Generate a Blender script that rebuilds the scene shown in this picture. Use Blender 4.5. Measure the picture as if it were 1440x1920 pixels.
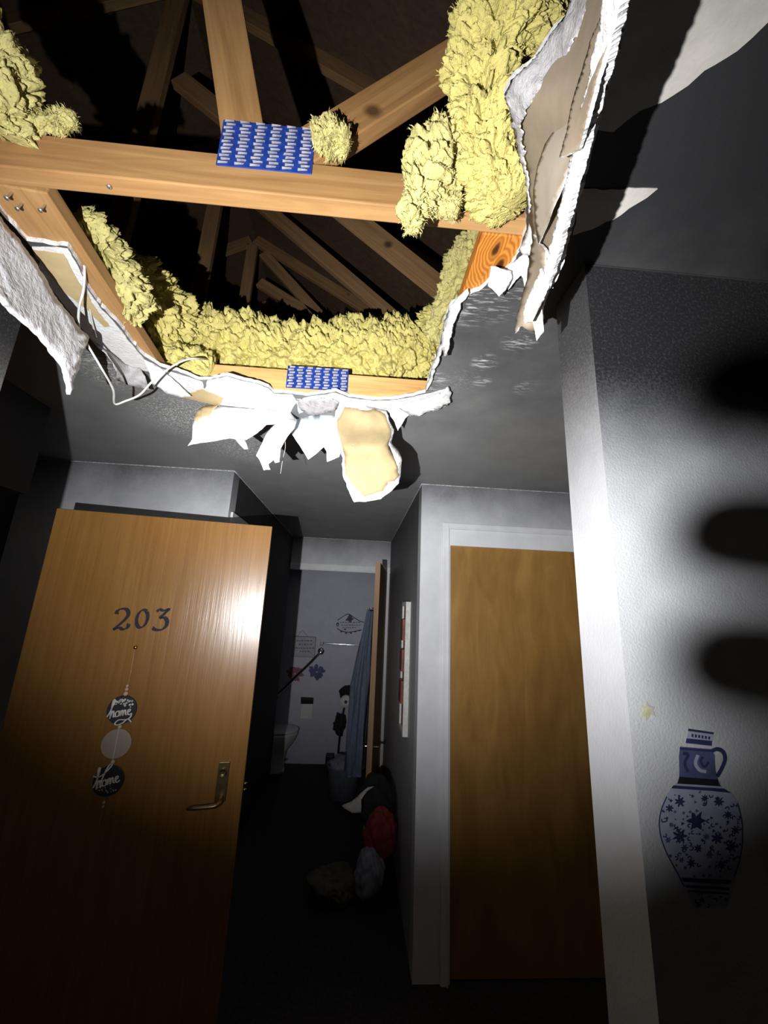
import bpy, bmesh, math, random
import numpy as np
from mathutils import Vector, Matrix, noise
from mathutils.geometry import delaunay_2d_cdt

random.seed(7)
scene = bpy.context.scene
for o in list(bpy.data.objects):
    bpy.data.objects.remove(o)
COL = scene.collection

# ------------------------------------------------------------------ camera
FPX = 733.28
YAW, PITCH, ROLL = (math.radians(a) for a in (3.334, 13.798, 2.490))
CAM = Vector((0.0, 0.0, 1.66))
_f = Vector((math.sin(YAW) * math.cos(PITCH), math.cos(YAW) * math.cos(PITCH), math.sin(PITCH)))
_r0 = Vector((math.cos(YAW), -math.sin(YAW), 0.0))
_u0 = _r0.cross(_f)
_r = _r0 * math.cos(ROLL) + _u0 * math.sin(ROLL)
_u = -_r0 * math.sin(ROLL) + _u0 * math.cos(ROLL)
cd = bpy.data.cameras.new('camera')
cd.sensor_fit = 'HORIZONTAL'
cd.sensor_width = 36.0
cd.lens = FPX / 1440.0 * 36.0
cd.clip_start = 0.02
cam = bpy.data.objects.new('camera', cd)
COL.objects.link(cam)
cam.matrix_world = Matrix(((_r.x, _u.x, -_f.x, CAM.x), (_r.y, _u.y, -_f.y, CAM.y), (_r.z, _u.z, -_f.z, CAM.z), (0, 0, 0, 1)))
scene.camera = cam

# ------------------------------------------------------------------ world, torch, exposure
world = bpy.data.worlds.new('night')
scene.world = world
world.use_nodes = True
world.node_tree.nodes['Background'].inputs[0].default_value = (0.5, 0.55, 0.7, 1)
world.node_tree.nodes['Background'].inputs[1].default_value = 0.0
scene.view_settings.view_transform = 'Standard'
scene.view_settings.look = 'None'
scene.view_settings.gamma = 1.0
scene.view_settings.use_curve_mapping = False
scene.view_settings.exposure = 0.32

TORCH = Vector((-0.26, -0.05, 1.52))          # handheld light left of and below the camera
AIM = Vector((0.00, 1.62, 2.50))
HOT = Vector((-0.24, 1.85, 2.50))            # centre of the narrow bright core of the beam
ld = bpy.data.lights.new('torch_light', 'SPOT')
ld.energy = 175
ld.color = (0.97, 0.98, 1.0)
ld.spot_size = math.radians(115)
ld.spot_blend = 1.0
ld.shadow_soft_size = 0.006
lo = bpy.data.objects.new('torch_light', ld)
COL.objects.link(lo)
lo.location = TORCH
lo.rotation_euler = (AIM - TORCH).to_track_quat('-Z', 'Y').to_euler()

ld2 = bpy.data.lights.new('torch_core_light', 'SPOT')
ld2.energy = 108
ld2.color = (0.97, 0.98, 1.0)
ld2.spot_size = math.radians(54)
ld2.spot_blend = 1.0
ld2.shadow_soft_size = 0.004
lo2 = bpy.data.objects.new('torch_core_light', ld2)
COL.objects.link(lo2)
lo2.location = TORCH
lo2.rotation_euler = (HOT - TORCH).to_track_quat('-Z', 'Y').to_euler()

# ------------------------------------------------------------------ helpers
CEIL = 2.44
FLOOR = -0.10

def ray(px, py):
    return _r * ((px - 720) / FPX) + _u * ((960 - py) / FPX) + _f
def zp(px, py, z=CEIL):
    d = ray(px, py); return CAM + d * ((z - CAM.z) / d.z)
def yp(px, py, y):
    d = ray(px, py); return CAM + d * (y / d.y)
def xp(px, py, x):
    d = ray(px, py); return CAM + d * (x / d.x)

def link(name, me, parent=None, mats=()):
    o = bpy.data.objects.new(name, me)
    COL.objects.link(o)
    for m in mats:
        if me is not None and len(me.materials) < len(mats):
            me.materials.append(m)
    if parent is not None:
        o.parent = parent
    return o
def tag(o, label=None, cat=None, group=None, kind=None):
    if label: o['label'] = label
    if cat: o['category'] = cat
    if group: o['group'] = group
    if kind: o['kind'] = kind
    return o
def empty(name, loc=(0, 0, 0), label=None, cat=None, group=None):
    o = bpy.data.objects.new(name, None)
    o.empty_display_size = 0.05
    COL.objects.link(o)
    o.location = loc
    return tag(o, label, cat, group)
def adopt(child, parent):
    child.parent = parent
    child.matrix_parent_inverse = Matrix.Translation(-Vector(parent.location))
    return child
def mesh_obj(name, verts, faces, mats, parent=None, smooth=False, fm=None):
    me = bpy.data.meshes.new(name)
    me.from_pydata([tuple(v) for v in verts], [], faces)
    for m in mats: me.materials.append(m)
    if fm:
        for p, i in zip(me.polygons, fm): p.material_index = i
    if smooth:
        for p in me.polygons: p.use_smooth = True
    me.update()
    o = bpy.data.objects.new(name, me)
    COL.objects.link(o)
    if parent is not None: adopt(o, parent)
    return o
def bm_obj(name, bm, mats, parent=None, smooth=False):
    me = bpy.data.meshes.new(name)
    bm.to_mesh(me); bm.free()
    for m in mats: me.materials.append(m)
    if smooth:
        for p in me.polygons: p.use_smooth = True
    o = bpy.data.objects.new(name, me)
    COL.objects.link(o)
    if parent is not None: adopt(o, parent)
    return o
def add_box(bm, lo_, hi_, mi=0, bevel=0.0):
    c = [(a + b) / 2 for a, b in zip(lo_, hi_)]
    s = [abs(b - a) for a, b in zip(lo_, hi_)]
    r = bmesh.ops.create_cube(bm, size=1.0, matrix=Matrix.Translation(c) @ Matrix.Diagonal((s[0], s[1], s[2], 1)))
    if bevel > 0:
        vs = set(r['verts'])
        es = [e for e in bm.edges if e.verts[0] in vs and e.verts[1] in vs]
        bmesh.ops.bevel(bm, geom=es, offset=bevel, segments=2, profile=0.5, affect='EDGES')
    for f in bm.faces:
        if f.material_index == 0 and mi and all(v in set(r['verts']) for v in f.verts):
            f.material_index = mi
    return r
def box(name, lo_, hi_, mat, parent=None, bevel=0.0):
    bm = bmesh.new(); add_box(bm, lo_, hi_, 0, bevel)
    return bm_obj(name, bm, [mat], parent)
def struct(o):
    o['kind'] = 'structure'; return o
def beam(name, a, b, w, t, mat, parent, up=Vector((0, 1, 0))):
    """board from a to b: local X along the length, w across in the plane, t along `up`"""
    a = Vector(a); b = Vector(b); x = (b - a); L = x.length; x.normalize()
    z = (up - x * up.dot(x)).normalized(); y = z.cross(x)
    bm = bmesh.new(); add_box(bm, (0, -w / 2, -t / 2), (L, w / 2, t / 2), 0, 0.003)
    me = bpy.data.meshes.new(name); bm.to_mesh(me); bm.free(); me.materials.append(mat)
    o = bpy.data.objects.new(name, me); COL.objects.link(o)
    M = Matrix(((x.x, y.x, z.x, a.x), (x.y, y.y, z.y, a.y), (x.z, y.z, z.z, a.z), (0, 0, 0, 1)))
    o.parent = parent
    o.matrix_parent_inverse = Matrix.Translation(-Vector(parent.location)) if parent else Matrix()
    o.matrix_basis = M
    return o
def tube_pts(name, pts, rad, mat, parent=None, seg=8, cyc=False, smooth_n=6):
    """tube through points (Catmull-Rom), rad scalar or list"""
    P = [Vector(p) for p in pts]
    R = rad if isinstance(rad, (list, tuple)) else [rad] * len(P)
    Q, RR = [], []
    for i in range(len(P) - 1):
        p0 = P[max(i - 1, 0)]; p1 = P[i]; p2 = P[i + 1]; p3 = P[min(i + 2, len(P) - 1)]
        for k in range(smooth_n):
            t = k / smooth_n
            Q.append(0.5 * ((2 * p1) + (p2 - p0) * t + (2 * p0 - 5 * p1 + 4 * p2 - p3) * t * t + (3 * p1 - p0 - 3 * p2 + p3) * t ** 3))
            RR.append(R[i] * (1 - t) + R[i + 1] * t)
    Q.append(P[-1]); RR.append(R[-1])
    V, F = [], []
    n = Vector((0.13, 0.27, 0.95))
    for i, q in enumerate(Q):
        d = (Q[min(i + 1, len(Q) - 1)] - Q[max(i - 1, 0)]).normalized()
        n = (n - d * n.dot(d)).normalized(); b = d.cross(n)
        for k in range(seg):
            a = 2 * math.pi * k / seg
            V.append(q + (n * math.cos(a) + b * math.sin(a)) * RR[i])
    for i in range(len(Q) - 1):
        for k in range(seg):
            F.append((i * seg + k, i * seg + (k + 1) % seg, (i + 1) * seg + (k + 1) % seg, (i + 1) * seg + k))
    F.append(tuple(range(seg))[::-1]); F.append(tuple((len(Q) - 1) * seg + k for k in range(seg)))
    return mesh_obj(name, V, F, [mat], parent, True)
def lathe_bm(bm, prof, M, seg=24):
    rings = []
    for r, h in prof:
        rings.append([bm.verts.new(M @ Vector((r * math.cos(2 * math.pi * k / seg), r * math.sin(2 * math.pi * k / seg), h))) for k in range(seg)])
    for a, b in zip(rings[:-1], rings[1:]):
        for k in range(seg):
            bm.faces.new((a[k], a[(k + 1) % seg], b[(k + 1) % seg], b[k]))
    bm.faces.new(rings[0][::-1]); bm.faces.new(rings[-1])
def axis_m(loc, d):
    q = Vector(d).normalized().to_track_quat('Z', 'Y')
    return Matrix.Translation(loc) @ q.to_matrix().to_4x4()
def inside(x, y, poly):
    c = False; j = len(poly) - 1
    for i in range(len(poly)):
        xi, yi = poly[i][:2]; xj, yj = poly[j][:2]
        if (yi > y) != (yj > y) and x < (xj - xi) * (y - yi) / (yj - yi) + xi: c = not c
        j = i
    return c
def jag(outline, step, amp, seed=0, scale=0.12):
    """densify a closed outline and roughen it"""
    out = []
    n = len(outline)
    for i in range(n):
        a = Vector(outline[i][:2]); b = Vector(outline[(i + 1) % n][:2])
        k = max(1, int((b - a).length / step)); nn = Vector((-(b - a).y, (b - a).x))
        if nn.length > 0: nn.normalize()
        for j in range(k):
            p = a.lerp(b, j / k)
            h = noise.noise(Vector((p.x * scale, p.y * scale, seed * 3.7))) + 0.6 * noise.noise(Vector((p.x * scale * 3, p.y * scale * 3, seed * 1.3)))
            out.append(p + nn * amp * h)
    return out
def fill2d(outline, step):
    """triangulated 2-D sheet of an outline with inner grid points"""
    n = len(outline)
    xs = [p[0] for p in outline]; ys = [p[1] for p in outline]
    pts = [Vector((p[0], p[1])) for p in outline]
    y = min(ys) + step / 2; row = 0
    while y < max(ys):
        x = min(xs) + step * (0.25 + 0.5 * (row % 2))
        while x < max(xs):
            q = (x + random.uniform(-.15, .15) * step, y + random.uniform(-.15, .15) * step)
            if inside(q[0], q[1], outline) and min((q[0] - a) ** 2 + (q[1] - b) ** 2 for a, b in zip(xs, ys)) > (0.45 * step) ** 2:
                pts.append(Vector(q))
            x += step
        y += step * 0.87; row += 1
    v, e, f, *_ = delaunay_2d_cdt(pts, [(i, (i + 1) % n) for i in range(n)], [], 1, 1e-5)
    return v, [tuple(t) for t in f]
def tps(ctrl):
    """thin-plate interpolation of a value over the plane, ctrl = [(x, y, v)]"""
    c = np.array([(a / 100.0, b / 100.0) for a, b, _ in ctrl]); v = np.array([t[2] for t in ctrl])
    n = len(c)
    def U(r2): return np.where(r2 > 1e-12, r2 * np.log(r2 + 1e-12), 0)
    K = U(((c[:, None] - c[None]) ** 2).sum(-1)) + np.eye(n) * 0.002
    Pm = np.hstack([np.ones((n, 1)), c]); A = np.zeros((n + 3, n + 3))
    A[:n, :n] = K; A[:n, n:] = Pm; A[n:, :n] = Pm.T
    A[n:, n:] = -1e-6 * np.eye(3)
    w = np.linalg.solve(A, np.concatenate([v, np.zeros(3)]))
    def f(x, y):
        q = np.array((x / 100.0, y / 100.0)); r2 = ((c - q) ** 2).sum(-1)
        return float(w[:n] @ U(r2) + w[n] + w[n + 1:] @ q)
    return f
def flap(name, spec, mats, thick=0.003, step=9, jagamp=1.6, crumple=0.003, cscale=30, parent=None, seed=1, offset=0.0, extra=(), surf=None):
    """torn sheet. spec: outline [(px, py, mode, value)], each point with its own place in space.
       mats: (side towards the viewer, other side, torn edge)"""
    ctrl = []
    for px, py, m, v in list(surf or spec) + list(extra):
        d = ray(px, py)
        s = (v - CAM.z) / d.z if m == 'z' else (v / d.y if m == 'y' else v / d.x)
        ctrl.append((px, py, s))
    fd = tps(ctrl)
    ol = jag([(a, b) for a, b, _, _ in spec], step * 0.5, jagamp, seed)
    v2, tri = fill2d(ol, step)
    P = []
    for q in v2:
        P.append(CAM + ray(q.x, q.y) * (fd(q.x, q.y) - offset))
    # outward normals towards the viewer
    N = [Vector((0, 0, 0)) for _ in P]
    for t in tri:
        n = (P[t[1]] - P[t[0]]).cross(P[t[2]] - P[t[0]])
        for i in t: N[i] += n
    sg = sum((CAM - p).dot(n) for p, n in zip(P, N))
    flip = sg < 0
    for i in range(len(N)):
        if flip: N[i] = -N[i]
        if N[i].length > 0: N[i].normalize()
    if flip: tri = [t[::-1] for t in tri]
    if crumple:
        for i, p in enumerate(P):
            h = noise.noise(p * cscale + Vector((seed * 5.1, 0, 0))) + 0.5 * noise.noise(p * cscale * 2.3 + Vector((0, seed * 2.2, 0)))
            P[i] = p + N[i] * crumple * h
    n = len(P)
    V = P + [p - m * thick for p, m in zip(P, N)]
    F = list(tri) + [tuple(i + n for i in t[::-1]) for t in tri]
    fm = [0] * len(tri) + [1] * len(tri)
    cnt = {}
    for t in tri:
        for a, b in ((t[0], t[1]), (t[1], t[2]), (t[2], t[0])):
            cnt.setdefault((min(a, b), max(a, b)), []).append((a, b))
    for k, l in cnt.items():
        if len(l) == 1:
            a, b = l[0]; F.append((b, a, a + n, b + n)); fm.append(2)
    o = mesh_obj(name, V, F, list(mats), parent, False, fm)
    for p in o.data.polygons:
        if p.material_index != 2: p.use_smooth = True
    return o

# ------------------------------------------------------------------ materials
def mat(name):
    m = bpy.data.materials.new(name); m.use_nodes = True
    nt = m.node_tree; b = nt.nodes['Principled BSDF']
    return m, nt, b
def N_(nt, t, **k):
    n = nt.nodes.new(t)
    for a, v in k.items():
        setattr(n, a, v)
    return n
def ramp(nt, fac, stops):
    r = N_(nt, 'ShaderNodeValToRGB')
    e = r.color_ramp.elements
    while len(e) > 1: e.remove(e[-1])
    e[0].position = stops[0][0]; e[0].color = (*stops[0][1], 1)
    for p, c in stops[1:]:
        x = e.new(p); x.color = (*c, 1)
    nt.links.new(fac, r.inputs[0]); return r
def noise_t(nt, scale, detail=4, rough=0.6, vec=None, dist=0.0):
    n = N_(nt, 'ShaderNodeTexNoise'); n.inputs['Scale'].default_value = scale
    n.inputs['Detail'].default_value = detail; n.inputs['Roughness'].default_value = rough
    n.inputs['Distortion'].default_value = dist
    if vec is not None: nt.links.new(vec, n.inputs['Vector'])
    return n
def mathn(nt, op, a, b=None, c=None, clamp=False):
    n = N_(nt, 'ShaderNodeMath', operation=op); n.use_clamp = clamp
    for i, v in enumerate((a, b, c)):
        if v is None: continue
        if isinstance(v, (int, float)): n.inputs[i].default_value = v
        else: nt.links.new(v, n.inputs[i])
    return n.outputs[0]
def mixc(nt, fac, a, b):
    n = N_(nt, 'ShaderNodeMix', data_type='RGBA')
    for i, v in ((0, fac), (6, a), (7, b)):
        if isinstance(v, (int, float)): n.inputs[i].default_value = v
        elif isinstance(v, tuple): n.inputs[i].default_value = (*v, 1)
        else: nt.links.new(v, n.inputs[i])
    return n.outputs[2]
def bump(nt, b, h, strength=0.3, dist=0.002):
    n = N_(nt, 'ShaderNodeBump'); n.inputs['Strength'].default_value = strength; n.inputs['Distance'].default_value = dist
    nt.links.new(h, n.inputs['Height']); nt.links.new(n.outputs[0], b.inputs['Normal'])
def posn(nt):
    return N_(nt, 'ShaderNodeNewGeometry').outputs['Position']
def sphere_mask(nt, pos, c, r0, r1):
    d = N_(nt, 'ShaderNodeVectorMath', operation='DISTANCE'); nt.links.new(pos, d.inputs[0]); d.inputs[1].default_value = c
    m = N_(nt, 'ShaderNodeMapRange'); m.inputs[1].default_value = r0; m.inputs[2].default_value = r1
    m.inputs[3].default_value = 1; m.inputs[4].default_value = 0
    nt.links.new(d.outputs['Value'], m.inputs[0]); return m.outputs[0]
def plain(name, c, rough=0.6, metal=0.0, spec=0.5, nscale=0, namp=0.15, bscale=0, bstr=0.2, bdist=0.002):
    m, nt, b = mat(name)
    b.inputs['Roughness'].default_value = rough; b.inputs['Metallic'].default_value = metal
    b.inputs['Specular IOR Level'].default_value = spec
    g = posn(nt)
    n = noise_t(nt, nscale or 20, 4, 0.6, g)
    r = ramp(nt, n.outputs[0], [(0.3, tuple(x * (1 - namp) for x in c)), (0.7, tuple(min(1, x * (1 + namp)) for x in c))])
    nt.links.new(r.outputs[0], b.inputs['Base Color'])
    if bscale:
        n2 = noise_t(nt, bscale, 5, 0.6, g); bump(nt, b, n2.outputs[0], bstr, bdist)
    return m

def sooty(name, clean, soot, z0, z1, rough=0.45, bscale=140, bstr=0.25, amp=0.9, base_soot=0.0, spec=0.4):
    """painted wall stained by smoke: the stain thickens upwards with a blotchy border"""
    m, nt, b = mat(name)
    g = posn(nt); s = N_(nt, 'ShaderNodeSeparateXYZ'); nt.links.new(g, s.inputs[0])
    n = noise_t(nt, 3.2, 6, 0.62, g)
    zz = mathn(nt, 'ADD', s.outputs[2], mathn(nt, 'MULTIPLY', mathn(nt, 'SUBTRACT', n.outputs[0], 0.5), amp * 0.5))
    mr = N_(nt, 'ShaderNodeMapRange', interpolation_type='SMOOTHSTEP'); nt.links.new(zz, mr.inputs[0])
    mr.inputs[1].default_value = z0; mr.inputs[2].default_value = z1; mr.inputs[3].default_value = base_soot; mr.inputs[4].default_value = 1
    fine = noise_t(nt, 160, 3, 0.7, g)
    fac = mathn(nt, 'MULTIPLY', mr.outputs[0], mathn(nt, 'ADD', 0.86, mathn(nt, 'MULTIPLY', fine.outputs[0], 0.28)), clamp=True)
    big = noise_t(nt, 9, 5, 0.65, g)
    cc = ramp(nt, big.outputs[0], [(0.3, tuple(x * .88 for x in clean)), (0.7, clean)])
    c = mixc(nt, fac, cc.outputs[0], soot)
    nt.links.new(c, b.inputs['Base Color'])
    b.inputs['Roughness'].default_value = rough; b.inputs['Specular IOR Level'].default_value = spec
    n2 = noise_t(nt, bscale, 4, 0.55, g); bump(nt, b, n2.outputs[0], bstr, 0.003)
    return m

M = {}
M['wall'] = sooty('sooty_wall_paint', (0.78, 0.78, 0.81), (0.05, 0.05, 0.052), 1.90, 2.62, amp=.55, rough=.55)
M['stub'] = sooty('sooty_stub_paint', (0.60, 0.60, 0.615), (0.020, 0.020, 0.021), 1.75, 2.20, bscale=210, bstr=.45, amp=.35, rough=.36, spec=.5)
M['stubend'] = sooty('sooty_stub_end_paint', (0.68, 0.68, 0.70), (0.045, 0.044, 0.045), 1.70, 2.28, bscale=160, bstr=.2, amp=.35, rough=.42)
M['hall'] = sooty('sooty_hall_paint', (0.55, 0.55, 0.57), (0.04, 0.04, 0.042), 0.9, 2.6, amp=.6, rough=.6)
M['bath'] = sooty('bath_wall_paint', (0.58, 0.58, 0.67), (0.16, 0.16, 0.18), 1.4, 2.8, amp=.5, rough=.6)
M['trimw'] = sooty('white_trim_paint', (0.84, 0.84, 0.86), (0.12, 0.12, 0.125), 1.95, 2.9, bscale=60, bstr=.08, amp=.4, rough=.4)
M['caulk'] = plain('pale_caulk_line', (0.42, 0.42, 0.42), 0.7, nscale=60, namp=.5)

def make_ceiling_mat():
    m, nt, b = mat('soot_black_ceiling')
    g = posn(nt)
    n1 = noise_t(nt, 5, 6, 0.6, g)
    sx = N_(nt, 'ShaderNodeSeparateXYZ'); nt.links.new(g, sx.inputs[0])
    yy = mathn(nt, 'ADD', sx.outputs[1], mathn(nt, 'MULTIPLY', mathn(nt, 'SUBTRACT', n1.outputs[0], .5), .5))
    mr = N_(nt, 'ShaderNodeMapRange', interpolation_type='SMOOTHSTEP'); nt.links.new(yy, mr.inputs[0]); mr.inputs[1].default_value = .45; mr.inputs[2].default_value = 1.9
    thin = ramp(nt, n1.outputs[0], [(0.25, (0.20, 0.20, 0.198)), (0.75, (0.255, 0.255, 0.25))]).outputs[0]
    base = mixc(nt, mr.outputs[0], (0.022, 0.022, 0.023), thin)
    # white flecks where the soot has flaked off beside the torn flaps
    v = noise_t(nt, 120, 3, 0.7, g, 0.6)
    sp = ramp(nt, v.outputs[0], [(0.52, (0, 0, 0)), (0.60, (1, 1, 1))])
    fm = None
    for c, r0, r1, k in (((-0.78, 1.66, CEIL), 0.04, 0.26, 1.2), ((-0.62, 1.95, CEIL), 0.0, 0.28, 1.0), ((-0.95, 1.35, CEIL), 0, .12, .8), ((0.32, 1.2, CEIL), 0, .10, .2)):
        q = mathn(nt, 'MULTIPLY', sphere_mask(nt, g, c, r0, r1), k)
        fm = q if fm is None else mathn(nt, 'MAXIMUM', fm, q)
    fac = mathn(nt, 'MULTIPLY', sp.outputs[0], fm)
    # chalky scuffs near the right edge of the hole: streaks along y
    mp = N_(nt, 'ShaderNodeMapping'); nt.links.new(g, mp.inputs[0]); mp.inputs['Scale'].default_value = (26, 150, 1)
    mp.inputs['Rotation'].default_value = (0, 0, 0.1)
    st = noise_t(nt, 1.0, 4, 0.6, mp.outputs[0])
    ss = ramp(nt, st.outputs[0], [(0.50, (0, 0, 0)), (0.62, (1, 1, 1))])
    sm = None
    for px, py, r, k in ((908, 680, .05, 1), (903, 715, .04, .9), (985, 727, .05, .8), (975, 640, .06, .7), (880, 575, .10, .5), (805, 715, .08, .8), (930, 560, .1, .45), (190, 680, .10, .8)):
        c = zp(px, py); q = mathn(nt, 'MULTIPLY', sphere_mask(nt, g, tuple(c), r * .2, r), k)
        sm = q if sm is None else mathn(nt, 'MAXIMUM', sm, q)
    fac2 = mathn(nt, 'MULTIPLY', ss.outputs[0], sm)
    fac = mathn(nt, 'MAXIMUM', fac, fac2)
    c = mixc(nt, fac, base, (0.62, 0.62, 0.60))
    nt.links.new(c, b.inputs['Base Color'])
    b.inputs['Roughness'].default_value = 0.58; b.inputs['Specular IOR Level'].default_value = .35
    n2 = noise_t(nt, 120, 4, 0.6, g); bump(nt, b, n2.outputs[0], 0.2, 0.002)
    return m
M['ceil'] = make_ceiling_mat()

M['gyp'] = plain('white_torn_gypsum', (0.62, 0.61, 0.60), 0.85, nscale=40, namp=.10, bscale=110, bstr=.8, bdist=.004)
M['paperw'] = plain('white_face_paper', (0.82, 0.83, 0.84), 0.6, nscale=14, namp=.06, bscale=30, bstr=.25, bdist=.003)
M['paperb'] = plain('bluish_white_paper', (0.66, 0.72, 0.78), 0.55, nscale=10, namp=.08)
M['tan'] = plain('tan_kraft_paper', (0.42, 0.32, 0.165), 0.8, nscale=16, namp=.10, bscale=60, bstr=.12)
M['tangrey'] = plain('grey_brown_paper', (0.23, 0.18, 0.125), 0.8, nscale=22, namp=.12, bscale=60, bstr=.12)
M['tanpale'] = plain('pale_brown_paper', (0.33, 0.275, 0.215), 0.7, nscale=16, namp=.08)
M['greyskin'] = plain('textured_grey_ceiling_skin', (0.60, 0.59, 0.61), 0.7, nscale=9, namp=.12, bscale=38, bstr=1.0, bdist=.010)
M['peel'] = plain('peeled_grey_paper', (0.46, 0.43, 0.39), 0.85, nscale=9, namp=.22, bscale=80, bstr=.4)
M['peel2'] = plain('rough_grey_gypsum', (0.33, 0.31, 0.31), 0.9, nscale=50, namp=.25, bscale=150, bstr=.9, bdist=.004)
M['fibre'] = plain('yellow_glass_wool', (0.53, 0.46, 0.155), 0.95, nscale=30, namp=.14, bscale=170, bstr=.9, bdist=.006, spec=.1)
M['fibre2'] = plain('pale_yellow_glass_wool', (0.47, 0.42, 0.165), 0.95, nscale=30, namp=.18, bscale=170, bstr=.9, bdist=.006, spec=.1)

def wood(name, c1, c2, scale=(2.2, 38, 38), rough=0.6, knots=True, spec=.3, bstr=.15):
    m, nt, b = mat(name)
    tc = N_(nt, 'ShaderNodeTexCoord')
    oi = N_(nt, 'ShaderNodeObjectInfo')
    off = N_(nt, 'ShaderNodeVectorMath', operation='ADD'); nt.links.new(tc.outputs['Object'], off.inputs[0])
    rv = N_(nt, 'ShaderNodeCombineXYZ')
    for i, k in enumerate((13.0, 7.0, 3.0)):
        nt.links.new(mathn(nt, 'MULTIPLY', oi.outputs['Random'], k), rv.inputs[i])
    nt.links.new(rv.outputs[0], off.inputs[1])
    mp = N_(nt, 'ShaderNodeMapping'); nt.links.new(off.outputs[0], mp.inputs[0]); mp.inputs['Scale'].default_value = scale
    n = noise_t(nt, 1.0, 5, 0.6, mp.outputs[0], 0.9)
    lo_ = noise_t(nt, 2.5, 3, 0.5, off.outputs[0])
    f = mathn(nt, 'ADD', mathn(nt, 'MULTIPLY', n.outputs[0], .7), mathn(nt, 'MULTIPLY', lo_.outputs[0], .3))
    r = ramp(nt, f, [(0.33, c1), (0.5, tuple((a + d) / 2 for a, d in zip(c1, c2))), (0.66, c2)])
    out = r.outputs[0]
    if knots:
        vo = N_(nt, 'ShaderNodeTexVoronoi'); nt.links.new(off.outputs[0], vo.inputs['Vector']); vo.inputs['Scale'].default_value = 4.5
        k = ramp(nt, vo.outputs['Distance'], [(0.05, (1, 1, 1)), (0.12, (0, 0, 0))])
        out = mixc(nt, k.outputs[0], out, tuple(a * .35 for a in c1))
    nt.links.new(out, b.inputs['Base Color'])
    b.inputs['Roughness'].default_value = rough; b.inputs['Specular IOR Level'].default_value = spec
    bump(nt, b, n.outputs[0], bstr, 0.002)
    return m
M['wood'] = wood('truss_pine', (0.22, 0.108, 0.036), (0.38, 0.215, 0.085))
M['wood2'] = wood('orange_pine', (0.40, 0.20, 0.06), (0.66, 0.42, 0.17))
M['wood3'] = wood('resinous_knotty_pine', (0.22, 0.075, 0.010), (0.66, 0.27, 0.045), scale=(5, 46, 46))
M['wooddim'] = wood('falloff_dimmed_pine', (0.11, 0.060, 0.024), (0.19, 0.11, 0.050))  # truss pine darkened in its colour to stand in for the torch's falloff
def knotty():
    m, nt, b = mat('resinous_knotty_pine')
    tc = N_(nt, 'ShaderNodeTexCoord'); v = tc.outputs['Object']
    mp = N_(nt, 'ShaderNodeMapping'); nt.links.new(v, mp.inputs[0]); mp.inputs['Scale'].default_value = (.45, 1, 1)
    nv = noise_t(nt, 9, 3, .5, v); add = N_(nt, 'ShaderNodeVectorMath', operation='MULTIPLY_ADD')
    nt.links.new(nv.outputs['Color'], add.inputs[0]); add.inputs[1].default_value = (.03, .03, .03); nt.links.new(mp.outputs[0], add.inputs[2])
    ds = []
    for c in ((.035 * .45 + .015, .022, .0), (.075 * .45 + .015, .0, .0)):
        d = N_(nt, 'ShaderNodeVectorMath', operation='DISTANCE'); nt.links.new(add.outputs[0], d.inputs[0]); d.inputs[1].default_value = (c[0], c[1], -.004); ds.append(d.outputs['Value'])
    d = mathn(nt, 'MINIMUM', ds[0], ds[1])
    w = mathn(nt, 'SINE', mathn(nt, 'MULTIPLY', d, 950.0))
    f = mathn(nt, 'MULTIPLY_ADD', w, .5, .5)
    g = noise_t(nt, 40, 4, .6, v)
    r = ramp(nt, mathn(nt, 'ADD', mathn(nt, 'MULTIPLY', f, .65), mathn(nt, 'MULTIPLY', g.outputs[0], .35)), [(.15, (.30, .095, .012)), (.6, (.45, .165, .024)), (.95, (.55, .23, .040))])
    k = ramp(nt, d, [(.004, (1, 1, 1)), (.011, (0, 0, 0))])
    c = mixc(nt, k.outputs[0], r.outputs[0], (.05, .014, .003)); nt.links.new(c, b.inputs['Base Color'])
    b.inputs['Roughness'].default_value = .45
    return m
M['wood3'] = knotty()
M['deck'] = wood('old_roof_sheathing', (0.035, 0.020, 0.012), (0.06, 0.036, 0.02), knots=False)
M['door'] = wood('varnished_birch_door', (0.225, 0.104, 0.025), (0.30, 0.148, 0.040), scale=(60, 60, 2.2), rough=.27, knots=False, spec=.5, bstr=.30)
M['closet'] = wood('varnished_closet_door', (0.27, 0.135, 0.030), (0.43, 0.235, 0.064), scale=(9, 9, 2.2), rough=.42, knots=False, spec=.4)
M['dooredge'] = wood('pale_door_edge', (0.36, 0.21, 0.11), (0.50, 0.31, 0.18), scale=(30, 30, 1.5), knots=False)
M['blue'] = plain('blue_plate_coating', (0.012, 0.040, 0.24), 0.45, metal=.2, nscale=60, namp=.35)
M['tooth'] = plain('bare_steel_slots', (0.66, 0.62, 0.60), 0.45, metal=.15, nscale=80, namp=.3)
M['steel'] = plain('galvanised_steel', (0.55, 0.53, 0.50), 0.35, metal=.9, nscale=60)
M['chrome'] = plain('chrome', (0.75, 0.75, 0.78), 0.12, metal=1.0, nscale=30, namp=.05)
M['bronze'] = plain('aged_bronze', (0.21, 0.15, 0.07), 0.34, metal=.85, nscale=50, namp=.25)
M['brass'] = plain('brass', (0.55, 0.34, 0.10), 0.25, metal=1.0, nscale=50)
M['black'] = plain('black_paint', (0.016, 0.015, 0.02), 0.5, nscale=40)
M['numeral'] = plain('dark_numeral_paint', (0.016, 0.013, 0.022), 0.8, nscale=40)
M['whitepaint'] = plain('white_lettering', (0.72, 0.70, 0.66), 0.6, nscale=40)
M['cable'] = plain('grey_white_cable', (0.50, 0.49, 0.46), 0.5, nscale=30)
M['bead'] = plain('pale_wooden_bead', (0.62, 0.42, 0.25), 0.5, nscale=60)
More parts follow.
